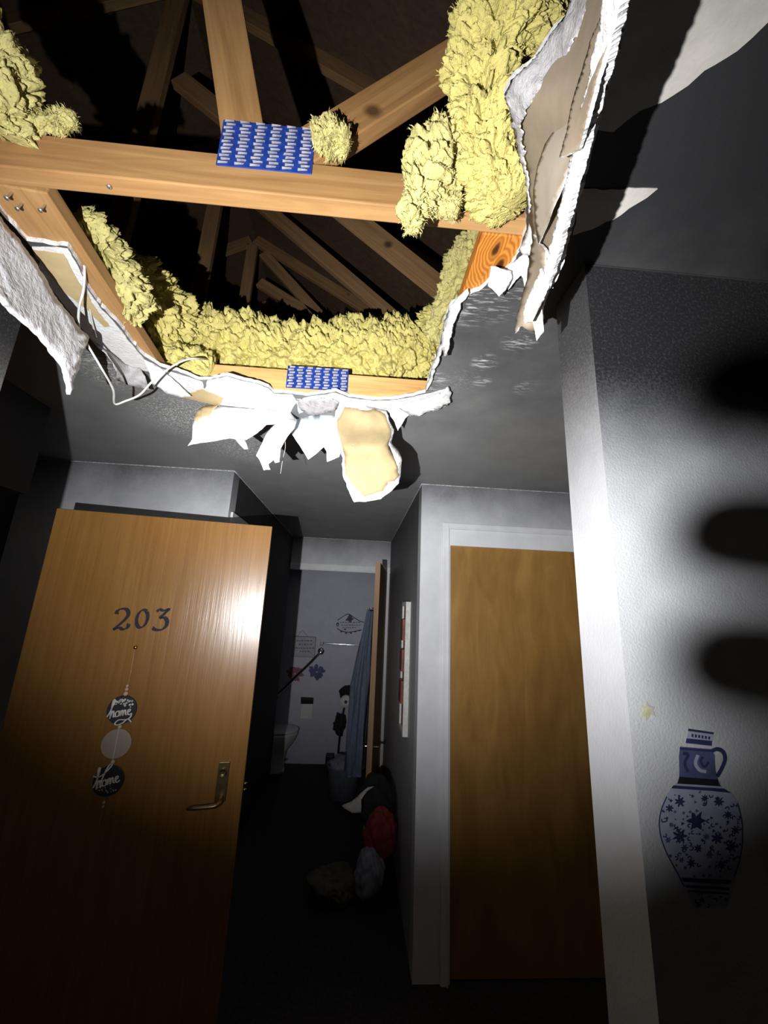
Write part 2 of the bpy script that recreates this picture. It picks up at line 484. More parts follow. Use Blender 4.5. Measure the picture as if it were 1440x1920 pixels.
M['string'] = plain('jute_string', (0.40, 0.25, 0.12), 0.8, nscale=60)
M['carpet'] = plain('dark_soiled_floor', (0.035, 0.030, 0.028), 0.95, nscale=60, namp=.5, bscale=200, bstr=.7)
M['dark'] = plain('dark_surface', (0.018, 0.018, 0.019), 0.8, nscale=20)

# ------------------------------------------------------------------ setting: floor, walls, ceiling
WT = 0.133                       # stub wall thickness
Y0, Y1 = 0.70, 0.833             # stub walls between the front room and the entry
HX0, HX1 = -0.795, 0.372         # hallway sides
YC = 2.361                       # closet wall
YN = 2.335                       # wall behind the open door
YE = 4.650                       # end of the hallway
YB = 5.06                        # far wall of the bathroom

struct(box('floor', (-3.2, -2.6, FLOOR - .05), (3.2, 5.3, FLOOR), M['carpet']))
T = CEIL + .013
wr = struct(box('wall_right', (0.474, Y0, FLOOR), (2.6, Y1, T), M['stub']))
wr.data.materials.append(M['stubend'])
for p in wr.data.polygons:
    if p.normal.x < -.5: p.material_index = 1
struct(box('wall_left', (-3.1, Y0, FLOOR), (-0.812, Y1, T), M['stub']))
struct(box('wall_closet', (HX1, YC, 2.150), (1.9, YC + .11, T), M['wall']))
struct(box('wall_closet_pier', (HX1, YC, FLOOR), (0.545, YC + .11, 2.150), M['wall']))
struct(box('wall_hall_right', (HX1, YC + .11, FLOOR), (HX1 + .10, YE, T), M['hall']))
struct(box('wall_nook_back', (-2.0, YN, FLOOR), (HX0, YN + .11, T), M['wall']))
struct(box('wall_hall_left', (HX0 - .10, YN + .11, FLOOR), (HX0, YE, T), M['dark']))  # near-black colour deepens the open door's shadow on this wall
struct(box('wall_hall_end', (HX0 - .3, YE, 2.075), (0.6, YE + .10, T), M['wall']))
struct(box('wall_hall_end_pier', (0.335, YE, FLOOR), (0.6, YE + .10, 2.075), M['wall']))
struct(box('wall_entry_left', (-1.49, Y1, 2.05), (-1.372, 1.64, T), M['dark']))  # entry and nook side walls: shade of the left stub put into their colour
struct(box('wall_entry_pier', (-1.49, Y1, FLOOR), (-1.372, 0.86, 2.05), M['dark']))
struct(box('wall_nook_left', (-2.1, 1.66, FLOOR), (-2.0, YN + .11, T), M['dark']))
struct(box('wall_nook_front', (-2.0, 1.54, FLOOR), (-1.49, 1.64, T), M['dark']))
struct(box('wall_entry_right', (1.9, Y1, FLOOR), (2.0, YC + .11, T), M['wall']))
struct(box('wall_bath_far', (-2.2, YB, FLOOR), (0.9, YB + .1, T), M['bath']))
struct(box('wall_bath_right', (0.6, YE, FLOOR), (0.7, YB, T), M['bath']))
struct(box('wall_bath_left', (-2.2, YE, FLOOR), (-2.1, YB, T), M['bath']))
struct(box('wall_room_back', (-3.1, -2.6, FLOOR), (3.1, -2.5, T), M['wall']))
struct(box('wall_room_left', (-3.2, -2.6, FLOOR), (-3.1, Y1, T), M['wall']))
struct(box('wall_room_right', (2.6, -2.6, FLOOR), (2.7, Y1, T), M['wall']))

# torn hole in the ceiling (outline in plan, at the ceiling's own height)
HOLE_PX = [(50, 452), (92, 458), (126, 462), (150, 500), (162, 535), (190, 575), (218, 602), (246, 640), (270, 668), (300, 686), (345, 700), (372, 712),
           (392, 712), (425, 704), (452, 712), (482, 718), (503, 726), (514, 736), (548, 738), (575, 742), (605, 738), (630, 734), (655, 744), (700, 750), (742, 748), (775, 742),
           (798, 736), (804, 705), (818, 668), (830, 625), (836, 590), (846, 572), (872, 556), (898, 545), (925, 525), (958, 500), (975, 470), (986, 430),
           (988, 395), (984, 330), (970, 250), (955, 205), (948, 178), (962, 148), (1000, 118), (1040, 60), (1078, 15)]
hole = [zp(a, b).xy for a, b in HOLE_PX]
hole += [Vector((0.26, 0.20)), Vector((0.20, 0.08)), Vector((-0.15, 0.03)), Vector((-0.50, 0.08)), Vector((-0.74, 0.25)), Vector((-0.80, 0.50))]
hole = jag(hole, 0.010, 0.0045, 3, 45)
def build_ceiling():
    outer = [Vector((-3.2, -2.6)), Vector((3.2, -2.6)), Vector((3.2, 5.3)), Vector((-3.2, 5.3))]
    pts = outer + hole
    n = len(hole)
    ed = [(i, (i + 1) % 4) for i in range(4)] + [(4 + i, 4 + (i + 1) % n) for i in range(n)]
    v, e, f, *_ = delaunay_2d_cdt(pts, ed, [], 1, 1e-6)
    hp = [(p.x, p.y) for p in hole]
    F0 = []
    for t in f:
        c = (v[t[0]] + v[t[1]] + v[t[2]]) / 3
        if not inside(c.x, c.y, hp): F0.append(tuple(t))
    m = len(v)
    V = [(p.x, p.y, CEIL) for p in v] + [(p.x, p.y, CEIL + .0127) for p in v]
    F = [t[::-1] for t in F0] + [tuple(i + m for i in t) for t in F0]
    fm = [0] * len(F0) + [1] * len(F0)
    cnt = {}
    for t in F0:
        for a, b in ((t[0], t[1]), (t[1], t[2]), (t[2], t[0])):
            cnt.setdefault((min(a, b), max(a, b)), []).append((a, b))
    for l in cnt.values():
        if len(l) == 1:
            a, b = l[0]; F.append((a, b, b + m, a + m)); fm.append(2)
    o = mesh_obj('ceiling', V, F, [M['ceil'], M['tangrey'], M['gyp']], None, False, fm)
    return struct(o)
ceiling = build_ceiling()

# pale joint lines between walls and ceiling
def bead_line(name, a, b, s=.0035):
    a = Vector(a); b = Vector(b)
    return struct(tube_pts(name, [a, a.lerp(b, .33), a.lerp(b, .66), b], s, M['caulk'], None, 6))
zc = CEIL - .002
for i, (a, b) in enumerate([((HX1, YC - .001, zc), (1.9, YC - .001, zc)), ((HX1 - .001, YC, zc), (HX1 - .001, YE, zc)), ((HX0, YN - .001, zc), (-2.0, YN - .001, zc)),
                            ((HX0 + .001, YN, zc), (HX0 + .001, YE, zc)), ((HX0, YE - .001, zc), (HX1, YE - .001, zc)), ((0.474, Y0 - .001, zc), (1.2, Y0 - .001, zc))]):
    bl = bead_line('trim_%d' % (i + 1), a, b, .0032 if i != 5 else .002)
    if i == 5: bl.data.materials[0] = M['dark']

# closet opening: stepped casing, fascia and door
def casing(name, x0, x1, ztop, y, w=.060, mat_=None):
    bm = bmesh.new()
    for (o0, o1, d) in ((0, w, .010), (w * .12, w * .9, .017), (w * .05, w * .28, .021)):
        add_box(bm, (x0 - o1, y - d, FLOOR), (x0 - o0, y, ztop + o1), 0, .002)
        add_box(bm, (x0 - o0, y - d, ztop + o0), (x1 + o1, y, ztop + o1), 0, .002)
    return struct(bm_obj(name, bm, [mat_ or M['trimw']]))
casing('trim_7', 0.548, 1.70, 2.152, YC, .042)
struct(box('trim_8', (0.545, YC - .006, 2.052), (1.72, YC + .030, 2.154), M['trimw'], None, .002))
cl = struct(box('door_2', (0.556, YC + .012, FLOOR + .01), (1.70, YC + .046, 2.058), M['closet']))
struct(box('trim_9', (0.545, YC - .004, FLOOR), (0.556, YC + .06, 2.06), M['trimw']))

# bathroom door head casing and right jamb
bm = bmesh.new()
for z0, z1, d in ((2.055, 2.130, .012), (2.062, 2.085, .022), (2.095, 2.118, .020)):
    add_box(bm, (HX0, YE - d, z0), (0.335 + .05, YE, z1), 0, .002)
struct(bm_obj('trim_10', bm, [M['trimw']]))
struct(box('trim_11', (0.322, YE - .014, FLOOR), (0.368, YE, 2.055), M['trimw'], None, .003))
# casing of the room door on the left side of the hallway, only its head shows
bm = bmesh.new()
add_box(bm, (HX0, 2.375, FLOOR), (HX0 + .014, 2.43, 2.19), 0, .002)
add_box(bm, (HX0, 2.43, 2.135), (HX0 + .014, 3.25, 2.19), 0, .002)
struct(bm_obj('trim_12', bm, [M['trimw']]))

# peeled patches of the ceiling skin
def ceiling_patch(name, pts, mat_, step=.02, seed=1, thick=.0016):
    ol = jag([zp(a, b).xy for a, b in pts], .012, .004, seed, 40)
    v, tri = fill2d(ol, .05)
    n = len(v)
    V = [(p.x, p.y, CEIL - thick - .0015 * abs(noise.noise(Vector((p.x * 20, p.y * 20, seed))))) for p in v] + [(p.x, p.y, CEIL + .001) for p in v]
    F = [t[::-1] if (v[t[1]] - v[t[0]]).cross(v[t[2]] - v[t[0]]) > 0 else t for t in tri]
    m = len(ol)
    F += [(i, (i + 1) % m, (i + 1) % m + n, i + n) for i in range(m)]
    o = mesh_obj(name, V, F, [mat_], ceiling)
    return o
p1 = ceiling_patch('peeled_patch', [(1440, 40), (1382, 95), (1320, 130), (1290, 160), (1240, 192), (1200, 205), (1176, 226), (1150, 246), (1115, 240), (1120, 120), (1150, 0), (1200, -150), (1440, -220), (1560, -60)], M['peel'], seed=4)
p1['label'] = 'large peeled area of bare grey-tan ceiling paper'
p2 = ceiling_patch('peeled_patch', [(1232, 352), (1212, 370), (1180, 390), (1150, 410), (1110, 427), (1075, 440), (1085, 352), (1130, 355), (1180, 351)], M['peel'], seed=5)
p2['label'] = 'small pointed patch of bare ceiling paper'
# white and tan skirts of exposed board around the hole, still part of the ceiling board
b1 = ceiling_patch('torn_board_face', [(60, 462), (95, 462), (128, 466), (150, 505), (165, 545), (192, 582), (220, 610), (250, 650), (272, 674), (305, 692), (350, 706), (380, 716), (388, 750), (345, 744), (300, 700), (250, 690), (205, 665), (165, 630), (135, 590), (100, 545), (70, 500)], M['gyp'], seed=6)
b1['label'] = 'white exposed gypsum along the left side of the hole'
b2 = ceiling_patch('torn_board_face', [(62, 466), (118, 474), (150, 530), (190, 590), (205, 610), (196, 612), (160, 575), (120, 545), (90, 505)], M['tan'], seed=7, thick=.0034)
b2['label'] = 'tan paper patch at the left side of the hole'
b3 = ceiling_patch('torn_board_face', [(378, 742), (390, 714), (425, 706), (452, 714), (482, 720), (503, 728), (514, 738), (548, 740), (556, 752), (545, 772), (480, 766), (412, 759)], M['paperw'], seed=8)
b3['label'] = 'bright white paper face below the far truss'
b4 = ceiling_patch('torn_board_face', [(575, 744), (605, 740), (630, 736), (655, 746), (700, 752), (742, 750), (775, 744), (800, 739), (838, 728), (846, 742), (842, 757), (826, 765), (792, 774), (768, 779), (750, 776), (700, 768), (640, 766), (600, 758), (560, 775), (556, 752)], M['gyp'], seed=9)
b4['label'] = 'ragged white gypsum rim at the far edge of the hole'
b5 = ceiling_patch('torn_board_face', [(340, 742), (380, 728), (420, 745), (412, 760), (385, 754)], M['tan'], seed=10, thick=.004)
b5['label'] = 'tan paper sliver beside the white face'

# ------------------------------------------------------------------ attic: roof, trusses, plates, nailers
DZ = CEIL + .0127
deckr = mesh_obj('roof_deck', [(2.6, -2.6, 2.56), (2.6, 5.4, 2.56), (-1.08, 5.4, 4.80), (-1.08, -2.6, 4.80), (-4.6, 5.4, 2.66), (-4.6, -2.6, 2.66),
                               (2.6, -2.6, 2.60), (2.6, 5.4, 2.60), (-1.08, 5.4, 4.84), (-1.08, -2.6, 4.84), (-4.6, 5.4, 2.70), (-4.6, -2.6, 2.70)],
                 [(0, 1, 2, 3), (3, 2, 4, 5), (6, 9, 8, 7), (9, 11, 10, 8), (0, 6, 7, 1), (4, 10, 11, 5), (0, 3, 9, 6), (3, 5, 11, 9), (1, 7, 8, 2), (2, 8, 10, 4)], [M['deck']])
struct(deckr)
def roofz(x):
    return 2.56 + (2.6 - x) * (2.24 / 3.68) if x > -1.08 else 4.80 - (-1.08 - x) * (2.14 / 3.52)
def plate(parent, c, w, h, y, cols, rows, mat_=None, roll=0.0):
    """pressed nail plate on the near face of a truss: blue sheet with rows of bare punched slots"""
    o = box('nail_plate', (-w / 2, -.0012, -h / 2), (w / 2, .0012, h / 2), M['blue'], None)
    o.parent = parent
    o.matrix_basis = Matrix.Translation(Vector((c[0], y, c[1])) - Vector(parent.location)) @ Matrix.Rotation(roll, 4, 'Y')
    bm = bmesh.new()
    for i in range(cols):
        for j in range(rows):
            cx = (i + .5) / cols * w - w / 2 + (.07 if j % 2 else -.07) * w / cols; cz = (j + .5) / rows * h - h / 2
            sw, sh = w / cols * .30, h / rows * .40
            q = [bm.verts.new((cx + a * sw + random.uniform(-.001, .001), -.0028 - (.0010 if k % 2 else 0), cz + b_ * sh)) for k, (a, b_) in enumerate(((-1, -.9), (1, -.7), (1, .9), (-1, .7)))]
            f = bm.faces.new(q)
    bmesh.ops.solidify(bm, geom=bm.faces[:], thickness=.001)
    me = bpy.data.meshes.new('punched_slots'); bm.to_mesh(me); bm.free(); me.materials.append(M['tooth'])
    t = bpy.data.objects.new('punched_slots', me); COL.objects.link(t); t.parent = o; t['kind'] = 'stuff'
    t['label'] = 'rows of bare steel punched slots'
    o['label'] = 'blue steel nail plate'
    return o
TW, TT = .089, .038
def truss(y, label, webs, plates, wmat='wood', web='wood'):
    r = empty('roof_truss', (0, y, DZ), label, 'roof truss', 'roof trusses in the attic')
    beam('bottom_chord', (-4.4, y, DZ + TW / 2), (2.5, y, DZ + TW / 2), TW, TT, M[wmat], r)
    beam('top_chord', (2.5, y, roofz(2.5) - .06), (-1.06, y, roofz(-1.08) - .06), TW, TT, M[web], r)
    beam('top_chord', (-1.10, y, roofz(-1.1) - .06), (-4.4, y, roofz(-4.4) - .06), TW, TT, M[web], r)
    for a, b in webs:
        beam('web', (a[0], y, a[1]), (b[0], y, b[1]), TW, TT, M[web], r)
    for c, w, h, cols, rows, roll in plates:
        plate(r, c, w, h, y - TT / 2 - .0016, cols, rows, None, roll)
    return r
YT = [.640, 1.385, 2.10, 2.84, 3.58]
t1 = truss(YT[0], 'nearest roof truss, its chord crossing the open hole with a blue plate', [((-.287, 2.588), (-.62, 3.95)), ((-.175, 2.575), (.48, 3.27))], [((-.237, 2.570), .190, .122, 6, 13, -.012)])
t2 = truss(YT[1], 'second roof truss, chord edge at the far rim of the hole', [((.76, 2.60), (-.98, 4.05)), ((-1.08, 2.55), (-1.08, 4.68))], [((-.200, 2.512), .236, .095, 7, 8, -.012)], 'wood2', 'wooddim')
t3 = truss(YT[2], 'third roof truss behind the yellow insulation, with a leaning web', [((1.14, 2.56), (-.98, 4.40)), ((-1.08, 2.55), (-1.08, 4.68))], [], 'wooddim', 'wooddim')
t4 = truss(YT[3], 'fourth roof truss, deeper in the dark attic', [((.90, 2.56), (-.98, 4.60)), ((-1.08, 2.55), (-1.08, 4.68)), ((-.98, 4.3), (.2, 3.6))], [], 'wooddim', 'wooddim')
t5 = truss(YT[4], 'farthest roof truss seen in the dark attic', [((.90, 2.56), (-.98, 4.60)), ((-1.08, 2.55), (-1.08, 4.68))], [], 'wooddim', 'wooddim')

# wall plates that run along the sides of the hole
lp = empty('wall_plate', (-.735, 1.05, DZ), 'doubled pine wall plate along the left edge of the hole', 'timber')
beam('lower_plate', (-.738, YT[0] + .022, DZ + .019), (-.806, YT[1] - .022, DZ + .019), .120, .038, M['wood'], lp, Vector((0, 0, 1)))
beam('upper_plate', (-.752, YT[0] + .022, DZ + .058), (-.820, YT[1] - .022, DZ + .058), .089, .038, M['wood'], lp, Vector((0, 0, 1)))
rp = tag(beam('blocking_board', (.275, YT[0] + .021, DZ + .019), (.275, YT[1] - .022, DZ + .019), .100, .038, M['wood3'], None, Vector((0, 0, 1))), 'resinous orange knotty board beside the right edge of the hole', 'timber')

def screw(parent, loc, d, L=.03, mat_='steel'):
    bm = bmesh.new()
    lathe_bm(bm, [(.0045, 0), (.0045, .002), (.0022, .004)] + [(.0022 if k % 2 else .0015, .005 + k * .002) for k in range(int(L / .002))], axis_m(loc, d), 10)
    return bm_obj('screw', bm, [M[mat_]], parent, True)
for (px, py, par) in ((75, 395, lp), (32, 392, lp), (12, 372, lp)):
    q = zp(px, py, DZ - .022)
    screw(lp, q, (.1, .2, 1), .03)
for px, py in ((205, 348), (930, 412)):
    q = zp(px, py, DZ - .001); screw(t1, q - Vector((0, 0, .004)), (0, 0, 1), .006)

# ------------------------------------------------------------------ glass wool insulation
def clump(name, spine, label, mat_='fibre', amp=.022, s1=26, seed=0, seg=72, per=26, flat=1.0, cat='insulation'):
    """tufted glass wool: a fat tube round a spine, folded by cell noise. spine: (px, py, y, radius px)"""
    P, R = [], []
    for px, py, y, rp_ in spine:
        q = yp(px, py, y); P.append(q); R.append(rp_ * (q - CAM).dot(_f) / FPX)
    Q, RR = [], []
    for i in range(len(P) - 1):
        p0 = P[max(i - 1, 0)]; p1_ = P[i]; p2_ = P[i + 1]; p3 = P[min(i + 2, len(P) - 1)]
        for k in range(per):
            t = k / per
            Q.append(0.5 * ((2 * p1_) + (p2_ - p0) * t + (2 * p0 - 5 * p1_ + 4 * p2_ - p3) * t * t + (3 * p1_ - p0 - 3 * p2_ + p3) * t ** 3))
            RR.append(R[i] * (1 - t) + R[i + 1] * t)
    Q.append(P[-1]); RR.append(R[-1])
    # rounded ends
    n = len(Q)
    for i in range(min(8, n // 3)):
        k = math.sqrt(max(0.0, 1 - (1 - (i + .3) / 8) ** 2)); RR[i] *= k; RR[n - 1 - i] *= k
    V, F = [], []
    nn = Vector((0.1, 0.2, 0.97)); sv = Vector((seed * 11.3, seed * 5.7, seed * 2.9))
    for i, q in enumerate(Q):
        d = (Q[min(i + 1, n - 1)] - Q[max(i - 1, 0)]).normalized()
        nn = (nn - d * nn.dot(d)).normalized(); b = d.cross(nn)
        for k in range(seg):
            a = 2 * math.pi * k / seg
            o = (nn * math.cos(a) + b * math.sin(a) * flat)
            p = q + o * RR[i]
            w = p + noise.noise_vector(p * 22 + sv) * .022 + noise.noise_vector(p * 70 + sv) * .006
            f1 = noise.voronoi(w * s1 + sv)[0][0]
            f2 = noise.voronoi(w * s1 * 2.4 + sv)[0][0]
            f3 = noise.noise(w * s1 * 4.5 + sv); f0 = noise.voronoi(w * s1 * .42 + sv)[0][0]
            h = amp * 1.5 * (.55 - 1.9 * f0 * f0) + amp * .85 * (1.0 - 2.3 * f1 * f1 - .5 * f1) + amp * .5 * (.8 - 2.0 * f2 * f2) + amp * .30 * f3 + amp * 1.5 * noise.noise(p * 11 + sv)
            h = max(h, -RR[i] * .8)
            V.append(p + o * h + noise.noise_vector(p * 60 + sv) * amp * .22)
    for i in range(n - 1):
        for k in range(seg):
            F.append((i * seg + k, i * seg + (k + 1) % seg, (i + 1) * seg + (k + 1) % seg, (i + 1) * seg + k))
    F.append(tuple(range(seg))[::-1]); F.append(tuple((n - 1) * seg + k for k in range(seg)))
    ob = tag(mesh_obj(name, V, F, [M[mat_]], None, True), label, cat, 'glass wool insulation')
    rnd_ = random.Random(seed); FV, FF = [], []
    for _ in range(int(len(V) * .07)):
        i = rnd_.randrange(len(V)); p = V[i]; c = Q[i // seg]
        o = (p - c)
        if o.length < 1e-4: continue
        o.normalize()
        rv = Vector((rnd_.uniform(-1, 1), rnd_.uniform(-1, 1), rnd_.uniform(-1, 1)))
        d = (o * .55 + rv).normalized(); L = rnd_.uniform(.004, .012); sd = d.cross(rv + Vector((.3, .1, .2))).normalized() * rnd_.uniform(.0003, .0009)
        m_ = p + d * L * .55; e_ = m_ + (d * .4 + rv.cross(d) * .6 - Vector((0, 0, .35))).normalized() * L * .5
        b_ = len(FV); FV += [p - o * .002 - sd, p - o * .002 + sd, m_ + sd, m_ - sd, e_]
        FF += [(b_, b_ + 1, b_ + 2, b_ + 3), (b_ + 3, b_ + 2, b_ + 4)]
    fz = mesh_obj('loose_fibres', FV, FF, [M[mat_]], ob); fz['kind'] = 'stuff'
    return ob

clump('insulation_batt', [(225, 480, 1.12, 30), (275, 560, 1.26, 56), (345, 640, 1.50, 64), (470, 672, 1.58, 72), (600, 684, 1.58, 68), (720, 676, 1.57, 70), (800, 655, 1.54, 58), (840, 590, 1.45, 32)],
      'long yellow insulation batt behind the second truss, curving along the hole', amp=.021, s1=44, seed=1, seg=230, per=62)
clump('insulation_batt', [(330, 640, 1.42, 36), (300, 630, 1.40, 48), (315, 665, 1.40, 42), (395, 700, 1.36, 22)], 'yellow insulation tuft at the left end of the far truss chord', amp=.013, s1=52, seed=12, seg=110, per=36)
clump('insulation_batt', [(146, 400, .80, 14), (180, 450, .86, 30), (214, 515, .95, 38), (246, 585, 1.08, 36)], 'ragged yellow insulation strip above the left wall plate', 'fibre2', amp=.016, s1=50, seed=2, seg=110, per=44)
clump('insulation_batt', [(905, 440, 1.02, 18), (868, 480, 1.06, 26), (850, 530, 1.12, 26), (832, 590, 1.22, 22), (815, 640, 1.3, 22)], 'thin yellow insulation strip beside the knotty board', 'fibre2', amp=.012, s1=56, seed=3, seg=100, per=34)
clump('insulation_batt', [(1010, -90, .42, 82), (965, 0, .46, 84), (925, 90, .50, 72), (905, 180, .535, 64), (905, 260, .555, 72), (930, 330, .565, 60), (955, 390, .575, 34)],
      'large yellow insulation batt spilling down beside the right ceiling flap', amp=.014, s1=56, seed=4, seg=200, per=60)
clump('insulation_tuft', [(850, 265, .560, 44), (815, 315, .570, 44), (790, 355, .575, 34), (772, 395, .575, 20), (764, 438, .575, 6)], 'shaggy yellow insulation tuft hanging over the nearest truss chord', 'fibre2', amp=.012, s1=63, seed=5, seg=110, per=38)
clump('insulation_tuft', [(835, 345, .575, 26), (842, 375, .580, 22), (838, 402, .585, 8)], 'short insulation wisp on the truss chord under the big batt', 'fibre2', amp=.009, s1=69, seed=6, seg=110, per=34)
clump('insulation_batt', [(-110, 20, .52, 60), (-30, 110, .55, 62), (5, 190, .58, 48), (0, 250, .60, 34)], 'yellow insulation heap at the left end of the nearest chord', 'fibre2', amp=.016, s1=54, seed=7, seg=110, per=42)
clump('insulation_tuft', [(40, 210, .60, 24), (85, 228, .605, 16), (122, 228, .605, 14), (140, 236, .605, 4)], 'thin wisp of insulation trailing along the nearest chord', 'fibre2', amp=.007, s1=75, seed=8, seg=110, per=32)
clump('insulation_tuft', [(590, 262, .608, 10), (612, 258, .600, 24), (632, 262, .600, 24), (655, 275, .600, 8)], 'small insulation tuft stuck beside the blue plate', 'fibre2', amp=.009, s1=78, seed=9, seg=110, per=36)

# ------------------------------------------------------------------ torn drywall flaps
FL = 'torn drywall hanging from the ceiling hole'
def tflap(label, spec, mats, **k):
    cat = k.pop('cat', 'drywall flap')
    o = flap(k.pop('name', 'torn_flap'), spec, mats, **k)
    return tag(o, label, cat, FL)
W3 = (M['paperw'], M['gyp'], M['gyp'])

# right: long board strip that hangs along the hole's right edge, grey-brown back, broken white lower edge
hinge = [(1085, -40), (1062, 20), (1002, 110), (958, 150), (949, 180), (966, 250), (984, 330), (990, 400), (1000, 470)]
low = [(1022, 540), (1042, 480), (1062, 395), (1083, 308), (1108, 210), (1132, 100), (1150, 0), (1160, -40)]
hz = [2.435, 2.435, 2.436, 2.437, 2.437, 2.436, 2.434, 2.42, 2.36]
lz = [2.195, 2.190, 2.183, 2.192, 2.193, 2.190, 2.182, 2.180]
spec = [(a, b, 'z', z) for (a, b), z in zip(hinge, hz)] + [(a, b, 'z', z) for (a, b), z in zip(low, lz)]
s1 = tflap('long drywall strip hanging at the right edge of the hole, brown paper back', spec, (M['tangrey'], M['ceil'], M['gyp']), name='hanging_drywall_strip', thick=.0127, step=14, jagamp=2.0, crumple=.004, cscale=12, seed=2)
# torn gypsum band at the top, lower broken edge, as parts of the strip
flap('torn_gypsum_band', [(1085, -40, 'z', 2.432), (1062, 20, 'z', 2.432), (1002, 110, 'z', 2.432), (958, 150, 'z', 2.434), (947, 180, 'z', 2.434), (964, 250, 'z', 2.434), (982, 330, 'z', 2.432), (994, 400, 'z', 2.41),
     (988, 330, 'z', 2.42), (980, 280, 'z', 2.425), (978, 225, 'z', 2.405), (1000, 180, 'z', 2.39), (1055, 130, 'z', 2.38), (1075, 75, 'z', 2.37), (1105, 10, 'z', 2.36), (1120, -40, 'z', 2.35)],
     (M['peel2'], M['gyp'], M['gyp']), thick=.002, step=7, jagamp=4.0, crumple=.004, cscale=60, parent=s1, seed=21, offset=.022)
le = [(1140, -40, 'z', 2.19), (1130, 0, 'z', 2.19), (1112, 100, 'z', 2.198), (1090, 205, 'z', 2.20), (1070, 300, 'z', 2.20), (1050, 385, 'z', 2.19), (1030, 470, 'z', 2.195), (1010, 535, 'z', 2.2),
      (1024, 545, 'z', 2.185), (1046, 480, 'z', 2.178), (1067, 395, 'z', 2.172), (1086, 308, 'z', 2.178), (1113, 205, 'z', 2.178), (1143, 100, 'z', 2.172), (1164, 0, 'z', 2.165), (1174, -40, 'z', 2.16)]
flap('broken_lower_edge', le, (M['gyp'], M['gyp'], M['gyp']), thick=.008, step=5.5, jagamp=2.0, crumple=.0028, cscale=50, parent=s1, seed=22, offset=.012)
tflap('curled brown paper sheet peeling off the right drywall strip', [(1072, 195, 'z', 2.33), (1048, 232, 'z', 2.345), (1022, 270, 'z', 2.36), (1008, 310, 'z', 2.36), (1000, 360, 'z', 2.355), (1003, 420, 'z', 2.335), (1010, 460, 'z', 2.31), (1034, 400, 'z', 2.24), (1055, 350, 'z', 2.225), (1078, 285, 'z', 2.235), (1090, 215, 'z', 2.25)],
      (M['tanpale'], M['tangrey'], M['paperw']), thick=.0012, step=7, jagamp=.5, crumple=.002, cscale=14, seed=3, offset=.034)
tflap('narrow brown paper tongue along the right drywall strip', [(1150, 0, 'z', 2.30), (1138, 0, 'z', 2.32), (1105, 80, 'z', 2.325), (1092, 130, 'z', 2.31), (1072, 190, 'z', 2.305), (1062, 245, 'z', 2.275), (1048, 295, 'z', 2.262), (1084, 282, 'z', 2.232), (1100, 230, 'z', 2.22), (1120, 150, 'z', 2.23), (1150, 40, 'z', 2.25)],
      (M['tangrey'], M['tangrey'], M['gyp']), thick=.004, step=6, jagamp=1.2, crumple=.001, seed=4, offset=.060)
tflap('pale pointed tip at the bottom of the right drywall strip', [(1000, 440, 'z', 2.33), (1022, 470, 'z', 2.24), (1030, 530, 'z', 2.20), (1022, 560, 'z', 2.20), (1008, 600, 'z', 2.20), (1002, 622, 'z', 2.195), (980, 612, 'z', 2.20), (972, 615, 'z', 2.21), (966, 625, 'z', 2.21), (970, 592, 'z', 2.23), (975, 562, 'z', 2.26), (988, 520, 'z', 2.30), (994, 480, 'z', 2.32)],
      (M['tangrey'], M['tangrey'], M['gyp']), thick=.004, step=9, jagamp=1.6, crumple=.004, seed=5, offset=.006)
tflap('white torn gypsum tongue at the end of the right strip', [(1012, 505, 'z', 2.225), (1026, 532, 'z', 2.20), (1018, 556, 'z', 2.19), (1004, 590, 'z', 2.19), (998, 605, 'z', 2.19), (984, 606, 'z', 2.195), (982, 585, 'z', 2.205), (996, 545, 'z', 2.22)], (M['gyp'], M['gyp'], M['gyp']), thick=.004, step=7, jagamp=2, crumple=.004, seed=6, offset=.030)
tflap('small white paper point hanging lowest below the right strip', [(1016, 578, 'z', 2.19), (1018, 600, 'z', 2.185), (1020, 622, 'z', 2.18), (1012, 630, 'z', 2.175), (1006, 640, 'z', 2.17), (1003, 622, 'z', 2.18), (999, 604, 'z', 2.19), (1008, 592, 'z', 2.19)], W3, thick=.0012, step=7, jagamp=.6, crumple=.001, seed=7)
tflap('crumpled white paper lump under the knotty board', [(920, 500, 'z', 2.41), (944, 506, 'z', 2.40), (958, 508, 'z', 2.41), (962, 520, 'z', 2.405), (952, 540, 'z', 2.40), (936, 557, 'z', 2.385), (926, 545, 'z', 2.395), (917, 536, 'z', 2.41)], W3, thick=.002, step=7, jagamp=1, crumple=.008, cscale=40, seed=8)
tflap('white crumpled paper fold between knotty board and right strip', [(950, 505, 'z', 2.435), (962, 494, 'z', 2.43), (978, 480, 'z', 2.425), (990, 470, 'z', 2.42), (992, 500, 'z', 2.40), (990, 530, 'z', 2.395), (984, 545, 'z', 2.39), (978, 515, 'z', 2.40), (965, 528, 'z', 2.41), (950, 545, 'z', 2.41)], W3, thick=.002, step=7, jagamp=1.6, crumple=.010, cscale=36, seed=9)
tflap('thin white torn strip at the right end of the nearest truss', [(997, 395, 'z', 2.43), (999, 450, 'z', 2.40), (994, 480, 'z', 2.40), (980, 478, 'z', 2.42), (972, 470, 'z', 2.435), (983, 445, 'z', 2.437), (990, 420, 'z', 2.437)], (M['gyp'], M['gyp'], M['gyp']), thick=.003, step=7, jagamp=1.6, crumple=.005, seed=10, offset=.01)
